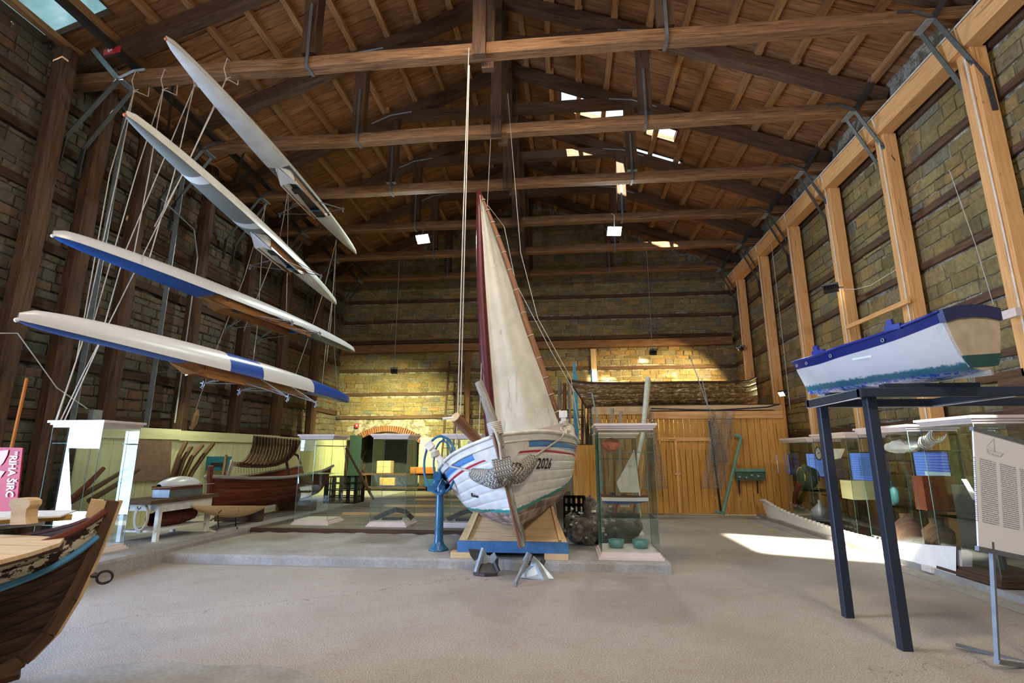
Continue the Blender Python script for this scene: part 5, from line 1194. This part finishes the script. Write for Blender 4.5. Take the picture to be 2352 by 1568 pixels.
# ---- far left: red banner, orange pole, small boxes
rb = thing('red_banner', 'red banner with white sideways lettering at the left edge', 'banner', (-7.4, 6.5, .2))
BA = at(50, 1028, Y=6.3); 
sub(rb, 'panel', plain('banner red', (.30, .012, .022), .6), lambda b: b.prism([at(-60, 1026, Y=6.3), at(52, 1028, Y=6.3), at(34, 1200, Y=6.3), at(-60, 1200, Y=6.3)], (0, 1, 0), .02))
vs3, fs3 = text_mesh('\u201dRIHA \u0160IRC', .150)
e_d = (at(20, 1190, Y=6.29)-at(36, 1036, Y=6.29)).normalized(); e_u = (at(52, 1036, Y=6.29)-at(20, 1036, Y=6.29)).normalized()
O3 = at(24, 1036, Y=6.285)
sub(rb, 'lettering', 'whitewood', lambda b: b.add([O3+e_d*x*.78+e_u*y*1.0 for x, y, z in vs3], fs3))
sub(rb, 'emblem', plain('pale pink print', (.55, .28, .27), .6), lambda b: (b.prism([at(0, 1035, Y=6.29), at(20, 1033, Y=6.29), at(17, 1045, Y=6.29), at(8, 1062, Y=6.29), at(0, 1070, Y=6.29)], (0, -1, 0), .003), b.prism([at(0, 1080, Y=6.29), at(12, 1082, Y=6.29), at(0, 1098, Y=6.29)], (0, -1, 0), .003)))
b = MB(); b.tube([at(-40, 1320, Y=7.0), at(26, 1030, Y=7.0), at(62, 868, Y=7.0)], .022, 8); op = b.build('orange_pole', 'orangepole', None, label='long orange wooden pole leaning at the far left edge', cat='pole')
MB().bx(-9.35, -8.75, 6.75, 7.15, .2, 2.65).build('wall_pier', plain('sacking board', (.36, .26, .15), .9), None, kind='structure')
pc = [at(0, 765, X=-8.6), at(40, 765, X=-8.6), at(80, 820, X=-8.6), at(130, 890, X=-8.6), at(200, 938, X=-8.6)]
b = MB(); b.tube(pc, .009, 5); b.build('slack_cable', 'cable', None, label='slack pale cable sagging across the lower left wall posts', cat='cable')
b = MB(); p = at(219, 952, X=-8.93); b.box(p, (.10, .20, .18)); b.build('junction_box', 'galv', None, label='small grey junction box above the leftmost glass case', cat='box')
# ---- floodlights
def flood(label, px, py, Y, d, sz=.42, glow=14, color=(.80, 1, .93), power=120, spread=2.6, X=None, hang=None, wall=None):
    p = at(px, py, X=X) if X is not None else at(px, py, Y=Y); t = thing('floodlight', label, 'floodlight', tuple(p)); q = Vector(d).to_track_quat('-Z', 'Y').to_matrix().to_4x4(); m = Matrix.Translation(p)@q
    def put(name, mat, fn):
        b = MB(); fn(b); o = b.build(name, mat, t, world=False); o.matrix_basis = WM[t.name].inverted()@m; return o
    put('housing', 'darkmetal', lambda b: (b.bx(-sz/2-.02, sz/2+.02, -sz*.33-.02, sz*.33+.02, .005, .09), [b.bx(-sz/2+sz*k/6-.006, -sz/2+sz*k/6+.006, -sz*.3, sz*.3, .09, .13) for k in range(7)]))
    put('lens', emit('lit lens', color, glow), lambda b: b.bx(-sz/2, sz/2, -sz*.33, sz*.33, -.004, .004))
    put('yoke', 'steel', lambda b: (b.bx(-sz/2-.035, -sz/2-.022, -.02, .02, -.0, .2), b.bx(sz/2+.022, sz/2+.035, -.02, .02, 0, .2), b.bx(-sz/2-.035, sz/2+.035, -.02, .02, .2, .215)))
    if hang: sub(t, 'hanger', 'steel', lambda b: b.tube([p+Vector((0, 0, .1)), Vector((p.x, p.y, hang))], .012, 6))
    if wall is not None: sub(t, 'arm', 'steel', lambda b: b.tube([p+Vector((0, 0, .05)), Vector((wall, p.y+.05, p.z+.05))], .016, 6))
    l = bpy.data.lights.new('floodlight_beam', 'AREA'); l.shape = 'RECTANGLE'; l.size = sz; l.size_y = sz*.6; l.energy = power; l.color = color; l.spread = spread
    o = bpy.data.objects.new('floodlight_beam', l); COL.objects.link(o); o.matrix_world = m@Matrix.Translation((0, 0, -.03)); return t
flood('bright square floodlight under the fourth tie beam, left of the sail', 971, 549, 15.1, (-.15, -.75, -.65), hang=8.64, color=(.85, 1, .95), power=150)
flood('bright square floodlight under the fourth tie beam, right of the sail', 1411, 531, 15.1, (.1, -.75, -.65), hang=8.64, color=(.85, 1, .95), power=150)
rope_thing('pale cable looping over the tie beam to the right floodlight', [at(1404, 490, Y=14.85), at(1411, 494, Y=14.8), at(1411, 522, Y=14.65)], .01, 'cable', 'lamp_cable')
# wall floodlights mounted on the orange posts, washing the back of the hall
flood('small white floodlight on an orange post high on the right wall', 1910, 664, 12.0, X=6.3, wall=6.6, d= (.55, .75, -.35), sz=.26, glow=2, color=(1, .86, .60), power=.8)
flood('small white floodlight near the far right corner over the wreck', 1697, 802, 18.3, X=6.3, wall=6.6, d=(-.7, .55, -.62), spread=1.9, sz=.22, glow=3, color=(1, .76, .36), power=260)
flood('small lamp above the wreck facing the back wall', 1499, 812, 17.5, hang=8.64, d=(-.1, 1, -.75), spread=1.9, sz=.18, glow=3, color=(1, .78, .38), power=170)
flood('small lamp hidden among the hanging ropes lighting the back left wall', 905, 855, 17.5, hang=8.64, d=(-.35, 1, -.85), spread=2.0, sz=.18, glow=2, color=(.98, .97, .50), power=340)
flood('small square lamp low on an orange post of the right wall', 1795, 905, 15.6, X=6.4, wall=6.6, d= (-.8, -.35, -.5), sz=.2, glow=2, color=(.93, .98, .62), power=70)
flood('small flat square lamp on the left wall under the lowest racing shell', 434, 858, 11, X=-8.2, wall=-8.98, d=(.45, .35, -1), sz=.22, glow=2, color=(.95, 1, .62), power=55)
# ---- back doorway, shelving, boxes, ladder, fire sign, rack
bd_ = thing('doorway_door', 'dark green door leaf standing open in the brick-arched doorway', 'door', (DOORX0, 21.3, 0))
sub(bd_, 'leaf', plain('dark green door', (.02, .05, .038), .6), lambda b: b.beam((DOORX0+.08, 20.95, .2), (DOORX0+.10, 20.95, 2.35), .05, .5, up=(1, 0, 0)))
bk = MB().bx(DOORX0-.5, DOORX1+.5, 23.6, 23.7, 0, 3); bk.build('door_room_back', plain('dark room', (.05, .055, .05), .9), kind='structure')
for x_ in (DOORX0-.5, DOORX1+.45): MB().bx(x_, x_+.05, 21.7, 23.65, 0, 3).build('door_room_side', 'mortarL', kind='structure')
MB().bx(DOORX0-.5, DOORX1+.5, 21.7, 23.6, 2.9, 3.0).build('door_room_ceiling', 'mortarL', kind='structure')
shf = thing('storage_shelf', 'low dark shelf with a carton and tools inside the arched doorway', 'shelf', (-6.9, 20.7, .2))
sub(shf, 'board', 'darkpost', lambda b: (b.bx(-7.9, -4.6, 20.3, 20.9, .80, .86), b.bx(-7.9, -4.6, 20.3, 20.9, .3, .36), b.bx(-7.85, -7.75, 20.3, 20.9, .2, .8), b.bx(-4.75, -4.65, 20.3, 20.9, .2, .8)))
for c, s, m_, lb in (((-7.05, 20.5, 1.10), (.55, .4, .48), 'palewood', 'tan cardboard carton in the arched doorway'), ((-5.5, 20.4, .98), (.9, .4, .25), 'orangepole', 'orange box on the low shelf behind the glass cases'), ((-6.9, 20.5, .55), (.6, .3, .30), 'yellow', 'yellow box under the low shelf'), ((-5.1, 20.3, .52), (.5, .4, .28), 'bluepaint', 'blue machine part under the low shelf')):
    MB().box(c, s, ch=.02).build('box', m_, None, label=lb, cat='box')
bc = thing('black_crates', 'black slotted plastic crate left of the arched doorway', 'crate', (-7.2, 17.5, .2)); sub(bc, 'body', 'black', lambda b: crate(b, (-6.5, 15.4, .21), (.9, .6, .75), 4, 4, .045))
pb = thing('leaning_pole', 'long dark pole leaning across the arched doorway', 'pole', tuple(at(850, 1135, Y=14)))
sub(pb, 'shaft', 'darkpost', lambda b: b.tube([at(857, 1145, Y=14), at(795, 1030, Y=16)], .04, 6))
for i in range(4): 
    b = MB(); y = 12.3+2*i; b.beam((-5.2+.3*i, y, .235), (-1.2, y+.0, .235), .10, .05); b.build('pale_beam', 'palewood', None, label=['nearest', 'second', 'third', 'farthest'][i]+' pale lath laid across the plank deck', cat='lath', group='pale laths on the deck')
la = thing('ladder', 'old dark wooden ladder leaning on the back wall left of the sail', 'ladder', tuple(at(1010, 1180, Y=20)))
l0, l1, r0, r1 = at(1010, 1110, Y=20.2), at(1033, 828, Y=20.9), at(1034, 1110, Y=20.2), at(1057, 828, Y=20.9)
for p, q in ((l0, l1), (r0, r1)): sub(la, 'rail', 'darkpost', lambda b: b.beam(p, q, .08, .05))
for i in range(13):
    s = .04+.93*i/12; sub(la, 'rung', 'darkpost', lambda b: b.beam(l0+(l1-l0)*s, r0+(r1-r0)*s, .05, .035))
fs_ = thing('fire_sign', 'small red fire sign with white arrow on the back stone wall', 'sign', tuple(at(820, 978, Y=21.2)))
c_ = at(820, 977, Y=21.18)
sub(fs_, 'plate', 'red', lambda b: b.box(c_, (.17, .02, .17))); sub(fs_, 'pictogram', 'white', lambda b: (b.box(c_+Vector((.005, -.015, .0)), (.03, .01, .09)), b.box(c_+Vector((-.025, -.015, .01)), (.03, .01, .03))))
rk2 = [(1286, 872, 'greywood', 'weathered oar'), (1297, 880, 'tie', 'brown oar'), (1308, 868, 'greywood', 'grey oar'), (1338, 905, 'oldwood', 'dark pole'), (1346, 915, 'palewood', 'pale pole'), (1352, 930, 'oldwood', 'short dark pole'), (1262, 900, 'darkpost', 'thin dark pole')]
for i, (a, c, m_, nm) in enumerate(rk2):
    p, q = at(a, c, Y=18.5), at(a+random.uniform(-5, 3), 1030, Y=18.0); p2 = Vector((q.x, 17.9, .2)); b = MB()
    b.tube([p2, q, p+(q-p)*.45, p+(q-p)*.40, p], [.045, .045, .045, .075 if 'oar' in nm else .04, .06 if 'oar' in nm else .035], 8)
    b.build('oar' if 'oar' in nm else 'pole', m_, None, label='%s standing in the rack right of the sail, %s from the left' % (nm, ['second', 'third', 'fourth', 'seventh', 'eighth', 'ninth', 'first'][i]), cat='oar' if 'oar' in nm else 'pole', group='poles and oars in the rack')
sky = plain('sky blue pole', (.10, .42, .58), .5)
for a, c, w_, lb in ((1319, 833, .11, 'taller sky blue pole in the rack'), (1325, 860, .07, 'shorter sky blue pole in the rack'), (1358, 848, .05, 'thin blue pole behind the wreck')):
    p = at(a, c, Y=18.2); b = MB(); b.beam((p.x-.05, 18.0, .2), p, w_, .06, up=(0, 1, 0)); b.build('blue_pole', sky, None, label=lb, cat='pole')
rr_ = thing('pole_rack', 'thin dark rack rail holding the oars right of the sail', 'rack', tuple(at(1300, 1020, Y=17.8)))
sub(rr_, 'rail', 'darkmetal', lambda b: (b.tube([(-.9, 17.75, 1.9), (.75, 17.75, 1.9)], .02, 6), b.tube([(-.9, 18.4, 3.1), (.75, 18.4, 3.1)], .02, 6)))
for x in (-.85, .72): sub(rr_, 'upright', 'darkmetal', lambda b: b.tube([(x, 17.75, .2), (x, 17.75, 1.9), (x, 18.4, 3.1)], .02, 6))
# ---- in front of the partition: white oar, handles, nets, tools
wo = MB(); wo.tube([at(1470, 1186, Y=14.2), at(1455, 1100, Y=14.2), at(1476, 1000, Y=14.3), at(1487, 880, Y=14.6), at(1489, 866, Y=14.6)], [.05, .05, .06, .07, .06], 8); wo.build('white_mast', 'greywood' if False else plain('flaking white pole', (.62, .66, .56), .7), None, label='tall flaking white mast standing before the pine doors', cat='mast')
b = MB(); b.tube([at(1465, 1175, Y=14.3), at(1494, 872, Y=14.8)], .02, 6); b.build('thin_pole', 'palewood', None, label='thin pale pole right beside the white mast', cat='pole')
b = MB(); b.beam(at(1385, 1184, Y=14.6), at(1372, 960, Y=14.7), .07, .04); b.beam(at(1376, 985, Y=14.7), at(1359, 902, Y=14.75), .14, .03, up=(1, 0, 0)); b.build('grey_oar', plain('grey green oar', (.28, .38, .36), .7), None, label='grey-green oar with upright blade left of the pine boards', cat='oar')
for (a, c), lb in (((1406, 948), 'left of two grey wooden handles above the model boat case'), ((1426, 955), 'right of two grey wooden handles above the model boat case')):
    b = MB(); p = at(a, c, Y=14.5); q = at(a-8, 1180, Y=14.4); b.beam(q, p, .06, .04); b.box(p+Vector((0, 0, .05)), (.10, .06, .14), ch=.02); b.build('short_oar', 'greywood', None, label=lb, cat='oar')
ntm = N('thin net', .8); uvn = ntm.sep(ntm.co('UV')); 
g1 = ntm.math('FRACT', ntm.math('MULTIPLY', uvn[0], 26)); g2 = ntm.math('FRACT', ntm.math('MULTIPLY', uvn[1], 14))
al = ntm.math('MAXIMUM', ntm.step(g1, .16, .12), ntm.step(g2, .14, .10)); al = ntm.math('MAXIMUM', ntm.math('MULTIPLY', al, .8), .22); ntm.put(ntm.b.inputs['Alpha'], al); ntm.base((.22, .27, .30))
def net(label, top, bot, Y, hoops):
    t = thing('net', label, 'fishing net', tuple(at(*top[0], Y=Y)))
    def f(b):
        P = []
        for i in range(15):
            s = i/14; l = [top[0][k]+(bot[0][k]-top[0][k])*s for k in (0, 1)]; r = [top[1][k]+(bot[1][k]-top[1][k])*s for k in (0, 1)]
            P.append([at(l[0]+(r[0]-l[0])*j/10, l[1]+(r[1]-l[1])*j/10, Y=Y+.10*math.sin(j*1.3+s*3)) for j in range(11)])
        b.grid(P)
    sub(t, 'mesh', ntm.m, f)
    for s in hoops:
        l = [top[0][k]+(bot[0][k]-top[0][k])*s for k in (0, 1)]; r = [top[1][k]+(bot[1][k]-top[1][k])*s for k in (0, 1)]
        sub(t, 'hoop', 'steel', lambda b: b.tube([at(*l, Y=Y-.02), at(*r, Y=Y-.02)], .008, 4))
net('blue-grey net hanging just right of the model boat case', ((1490, 945), (1500, 940)), ((1478, 1125), (1534, 1122)), 14.55, (.15, .3, .45, .6, .98))
net('blue-grey net with hoops hanging over the middle of the pine doors', ((1625, 935), (1640, 940)), ((1632, 1062), (1672, 1060)), 14.5, (.2, .35, .5, .65, .82, 1))
net('faint wide net hanging beside the blue bar, right part of the partition', ((1640, 945), (1690, 945)), ((1612, 1120), (1665, 1122)), 14.65, (1,))
b = MB(); b.tube([at(1495, 938, Y=14.6), at(1640, 942, Y=14.5), at(1760, 935, Y=14.6), at(1790, 928, Y=14.9)], .022, 6); b.build('net_bar', 'navysteel', None, label='dark bar along the top of the pine doors from which the nets hang', cat='bar')
b = MB(); b.tube([at(1628, 940, Y=14.55), at(1600, 860, Y=14.5), at(1583, 815, Y=14.5)], .012, 5); b.tube([at(1628, 940, Y=14.55), at(1612, 868, Y=14.5)], .010, 5); b.build('fishing_rod', 'galv', None, label='thin crossed rods rising from the net over the wreck', cat='rod')
gt = plain('verdigris green', (.13, .30, .24), .6)
gp = thing('green_lever', 'long verdigris T-ended lever leaning on the right part of the pine partition', 'tool', tuple(at(1660, 1178, Z=0)))
sub(gp, 'shaft', gt, lambda b: b.tube([at(1661, 1176, Y=14.5), at(1702, 1005, Y=14.85)], [.045, .035], 8))
sub(gp, 'head', gt, lambda b: b.tube([at(1684, 997, Y=14.85), at(1704, 1004, Y=14.85)], [.03, .05], 8)); sub(gp, 'foot', gt, lambda b: b.tube([at(1642, 1174, Y=14.4), at(1664, 1180, Y=14.5)], .03, 8))
gb = thing('green_wall_box', 'dark green open box on two legs fixed on the right of the pine partition', 'box', tuple(at(1720, 1100, Y=14.9)))
q = [at(1688, 1078, Y=14.9), at(1755, 1078, Y=14.9), at(1755, 1102, Y=14.9), at(1688, 1102, Y=14.9)]
sub(gb, 'box', plain('box green', (.05, .11, .07), .6), lambda b: (b.prism(q, (0, -1, 0), .10)))
sub(gb, 'rim', gt, lambda b: b.prism([at(1686, 1076, Y=14.78), at(1756, 1076, Y=14.78), at(1756, 1083, Y=14.78), at(1686, 1083, Y=14.78)], (0, -1, 0), .02))
sub(gb, 'fitting', 'galv', lambda b: [b.lathe(at(a, c, Y=14.75), [(0, -.03), (.035, -.02), (.04, .02), (0, .03)], 8) for a, c in ((1699, 1095), (1715, 1096), (1727, 1091), (1742, 1093))])
for a in (1697, 1739): sub(gb, 'leg', 'black', lambda b: b.beam(at(a, 1102, Y=14.88), at(a+2, 1133, Y=14.88), .03, .03))
# ---- white mould boards along the right
mw = thing('ribbed_mould', 'long white curved board with a notched upper edge on the right floor', 'mould board', (4.95, 11.5, .08))
tp = [(1748, 1148), (1757, 1149), (1775, 1160), (1805, 1175), (1845, 1191), (1885, 1204), (1925, 1217), (1965, 1228), (2005, 1238)]
bt = [(1762, 1186), (1775, 1190), (1795, 1195), (1825, 1205), (1860, 1217), (1895, 1230), (1935, 1244), (1975, 1258), (2015, 1272)]
def mould(b):
    P = []
    for (a, c), (d, e) in zip(tp, bt):
        P.append([at(d, e, X=5.0), at(a, c, X=5.02), at(a, c, X=5.06), at(d, e, X=5.04)])
    b.grid(P); b.add(P[0], [[3, 2, 1, 0]]); b.add(P[-1], [[0, 1, 2, 3]])
sub(mw, 'board', 'white', mould)
for i in range(34):
    s = i/33*(len(tp)-1.01); k = int(s); f = s-k; a, c = [tp[k][j]+(tp[k+1][j]-tp[k][j])*f for j in (0, 1)]
    p = at(a, c, X=5.03); sub(mw, 'notch', 'white', lambda b: b.box(p+Vector((0, 0, .0)), (.06, .06, .05)))
for a, c in ((1815, 1213), (1745, 1188)): sub(mw, 'foot', 'white', lambda b: b.box(at(a, c, X=4.97)+Vector((0, 0, -.02)), (.16, .16, .06)))
m2 = thing('white_board', 'long plain white board box with blunt end near the info board', 'mould board', (5.05, 9, .08))
def mb2(b):
    P = []
    for (a, c), (d, e) in (((1868, 1225), (1868, 1254)), ((1960, 1232), (1960, 1275)), ((2060, 1243), (2060, 1290)), ((2130, 1250), (2130, 1308)), ((2196, 1255), (2196, 1322))):
        P.append([at(d, e, X=4.98), at(a, c, X=5.0), at(a, c, X=5.10), at(d, e, X=5.10)])
    b.grid(P); b.add(P[-1], [[0, 1, 2, 3]]); b.add(P[0], [[3, 2, 1, 0]])
sub(m2, 'board', 'white', mb2); sub(m2, 'end_board', 'cornice', lambda b: b.prism([at(2198, 1262, X=5.04), at(2210, 1266, X=5.04), at(2210, 1320, X=5.04), at(2198, 1322, X=5.04)], (1, 0, 0), .12))
sub(m2, 'foot', 'cornice', lambda b: b.box(at(2138, 1306, X=4.97), (.12, .2, .07)))
m3 = MB(); m3.prism([at(2212, 1304, X=5.3), at(2290, 1322, X=5.3), at(2290, 1338, X=5.3), at(2212, 1318, X=5.3)], (1, 0, 0), .2); m3.build('white_plank', 'whitewood', None, label='short white plank lying left of the info board stand', cat='plank')
# ---- screens on the right wall
scn = N('lit screen', .3); so_ = scn.sep(scn.co('UV')); f = scn.math('FRACT', scn.math('MULTIPLY', so_[1], 12))
c = scn.mix(so_[0], (.16, .34, 1), (.015, .06, .68)); c = scn.mix(scn.math('MULTIPLY', scn.step(f, .4, .6), .25), c, (.6, .75, 1)); scn.put(scn.b.inputs['Emission Color'], c); scn.b.inputs['Emission Strength'].default_value = .75; scn.base((.01, .02, .06))
pale = emit('pale slide area', (.42, .55, .60), .8)
for k, (tl, tr, br_, bl_, lb) in enumerate((((2097, 1038), (2177, 1036), (2186, 1118), (2108, 1114), 'nearest lit blue screen on the right wall, with a pale text block'), ((1950, 1040), (2012, 1041), (2016, 1105), (1959, 1102), 'second lit blue screen on the right wall, seen between the stand legs'), ((1852, 1041), (1905, 1043), (1905, 1095), (1856, 1092), 'third lit blue screen on the right wall, left of the stand leg'), ((1775, 1043), (1812, 1045), (1813, 1085), (1779, 1088), 'farthest and smallest lit blue screen on the right wall'))):
    X = 6.15; c4 = [at(*q, X=X) for q in (tl, tr, br_, bl_)]; cc = sum(c4, Vector())/4
    y0, y1 = (c4[0].y+c4[3].y)/2, (c4[1].y+c4[2].y)/2; z1, z0 = (c4[0].z+c4[1].z)/2, (c4[2].z+c4[3].z)/2
    t = thing('screen', lb, 'screen', tuple(cc)); 
    def scr(b):
        b.add([(X, y0, z0), (X, y1, z0), (X, y1, z1), (X, y0, z1)], [[0, 1, 2, 3]], [[(0, 0), (1, 0), (1, 1), (0, 1)]])
    sub(t, 'display', scn.m, scr); sub(t, 'bezel', 'black', lambda b: b.bx(X+.004, X+.05, y1-.02, y0+.02, z0-.02, z1+.02)); sub(t, 'arm', 'black', lambda b: b.bx(X+.05, 6.58, (y0+y1)/2-.03, (y0+y1)/2+.03, (z0+z1)/2-.03, (z0+z1)/2+.03))
    dy = y1-y0; dz = z1-z0; r = [(.28, 1, .06, .42), (.35, .8, .15, .85), (.55, 1, .1, .6), (.2, .7, .2, .7)][k]
    sub(t, 'slide_picture', pale if k in (0, 3) else emit('dim slide area', (.07, .16, .42), .9), lambda b: b.bx(X-.004, X-.001, y0+dy*r[0], y0+dy*r[1], z0+dz*r[2], z0+dz*r[3]))
# ---- exhibits inside the right cases
def jar(label, c, r, h, m_, prof=None):
    b = MB(); b.lathe(c, prof or [(0, 0), (r*.7, 0), (r, h*.3), (r, h*.6), (r*.4, h*.85), (r*.45, h), (0, h)], 18); return b.build('jar', m_, None, label=label, cat='jar', smooth=True)
jar('brown earthen jar on the lowest level of the second right case', (5.35, 9.2, .22), .20, .46, 'brownpole'); jar('second brown jar next to it in the same case', (5.5, 8.75, .22), .2, .44, 'tie')
jar('teal bottle standing on the glass shelf of the second right case', (5.3, 9.35, .79), .07, .38, plain('teal metal', (.01, .055, .06), .5)); jar('grey funnel-topped can in the farthest right case', (5.4, 12.2, .22), .18, .42, 'galv', [(0, 0), (.17, 0), (.17, .22), (.03, .36), (.03, .42), (0, .42)])
MB().bx(5.25, 5.7, 8.5, 8.75, .79, 1.28).build('wooden_box', plain('red varnish', (.30, .07, .03), .4), None, label='tall red varnished wooden box in the second right case', cat='box')
MB().bx(5.2, 5.6, 10.4, 10.8, .79, 1.12).build('yellow_box', 'yellowboard', None, label='pale yellow box in the third right case', cat='box')
bb_ = thing('cloth_bundle', 'crumpled white cloth on the upper shelf of the third right case', 'cloth', (5.4, 8.9, 1.63)); sub(bb_, 'cloth', 'whitewood', lambda b: blob(b, (5.35, 9.0, 1.72), (.2, .35, .09), 18, 9, .3, 11)); 
b = MB(); b.prism([at(1905, 1030, X=5.3), at(1935, 1030, X=5.3), at(1925, 1052, X=5.3), at(1910, 1055, X=5.3)], (1, 0, 0), .05); b.build('card', 'whitewood', None, label='small pale card standing in the third right case', cat='card')
g_ = thing('gauge', 'round pale dial gauge in the farthest right case', 'gauge', tuple(at(1880, 1040, X=5.4))); p = at(1880, 1041, X=5.2)
sub(g_, 'dial', 'cable', lambda b: b.tube([p, p+Vector((.03, 0, 0))], .13, 20)); sub(g_, 'rim', 'darkmetal', lambda b: b.ring(p, (1, 0, 0), .13, .015, 20, 6)); sub(g_, 'stand', 'darkmetal', lambda b: b.bx(p.x+.02, p.x+.06, p.y-.03, p.y+.03, 1.508, p.z-.12)) 
sub(g_, 'needle', 'black', lambda b: b.beam(p+Vector((-.012, 0, 0)), p+Vector((-.012, -.08, .02)), .01, .01))
dvg = thing('diving_gear', 'dark green diving gear with straps in the farthest right case', 'diving gear', (5.45, 12.8, .8)); sub(dvg, 'pack', plain('dark olive rubber', (.04, .06, .04), .5), lambda b: blob(b, (5.42, 12.7, 1.08), (.2, .34, .26), 14, 9, .2, 21), smooth=True)
sub(dvg, 'strap', 'yellow', lambda b: b.ring((5.3, 12.7, 1.1), (1, 0, 0), .2, .02, 20, 5)); sub(dvg, 'hose', 'redhull', lambda b: b.tube([(5.2, 12.6, .95), (5.2, 12.9, .7), (5.25, 13.1, .5)], .05, 8))
shl = MB(); 
for k in range(9): shl.ring((5.35, 8.15+.035*k, 1.88-.012*k), (0, 1, .3), .10+.012*math.sin(k), .008, 14, 4, 0, PI*1.2)
shl.build('wire_basket', 'cable', None, label='white ribbed basket hanging at the top of the second right case', cat='basket')
b = MB(); b.bx(5.2, 5.24, 7.2, 7.85, .25, 1.2); b.build('dark_panel', 'darkmetal', None, label='dark back panel inside the nearest right case', cat='panel')
ms = MB(); ms.prism([at(2208, 1100, X=5.12), at(2235, 1148, X=5.12), at(2232, 1140, X=5.12), at(2212, 1105, X=5.12)], (1, 0, 0), .06); ms.build('white_keel_model', 'white', None, label='thin white curved model piece behind the left edge of the info board', cat='model piece')
# ---- exhibit in the deck cases: dark curved iron pieces
for x, lb in ((-3.5, 'dark arched iron knee lying in the glass case left of the blue wheel'), (-2.0, 'dark iron anchor part in the case behind the blue column')):
    b = MB(); P = [Vector((x-.36, 10.75, .32)), Vector((x-.1, 10.75, .44)), Vector((x+.08, 10.75, .50)), Vector((x+.25, 10.8, .46)), Vector((x+.38, 10.85, .33))]
    for p, q in zip(P, P[1:]): b.beam(p, q+(q-p)*.06, .08, .09)
    b.bx(x-.2, x+.18, 10.7, 10.85, .30, .34); b.build('iron_knee', 'darkmetal', None, label=lb, cat='iron piece')
# right wall extras: shelf-like dark beam behind the dinghy, cables
b = MB(); b.beam((6.7, 4.7, 2.75), (6.7, 9.0, 2.75), .22, .12); b.build('wall_shelf', 'darkpost', None, label='dark timber ledge on the right wall behind the dinghy', cat='shelf')
b = MB(); b.bx(6.3, 6.75, 5.0, 8.2, 1.75, 2.65); b.build('wooden_cabinet', 'oldwood', None, label='large dark wooden case behind the dinghy at the right edge', cat='cabinet')
rope_thing('pair of thin cords hanging down the right wall by the second post', [at(1772, 560, X=6.5), at(1800, 800, X=6.5), at(1815, 940, X=6.5)], .006, 'cable', 'cord')
rope_thing('thin cord slanting down the right wall near the nearest post', [at(2180, 390, X=6.85), at(2240, 560, X=6.85), at(2282, 700, X=6.85)], .005, 'cable', 'cord')
rope_thing('white cable from the high floodlight along the right wall', [at(1916, 664, X=6.3), at(1965, 664, X=6.6), at(2000, 655, X=6.8), at(2065, 615, X=6.85)], .008, 'cable', 'cable')
b = MB(); p = at(2317, 722, X=6.3); b.box(p, (.08, .34, .12)); b.build('wall_lamp', 'cornice', None, label='long white wall lamp on the nearest orange post, right of the dinghy', cat='lamp')
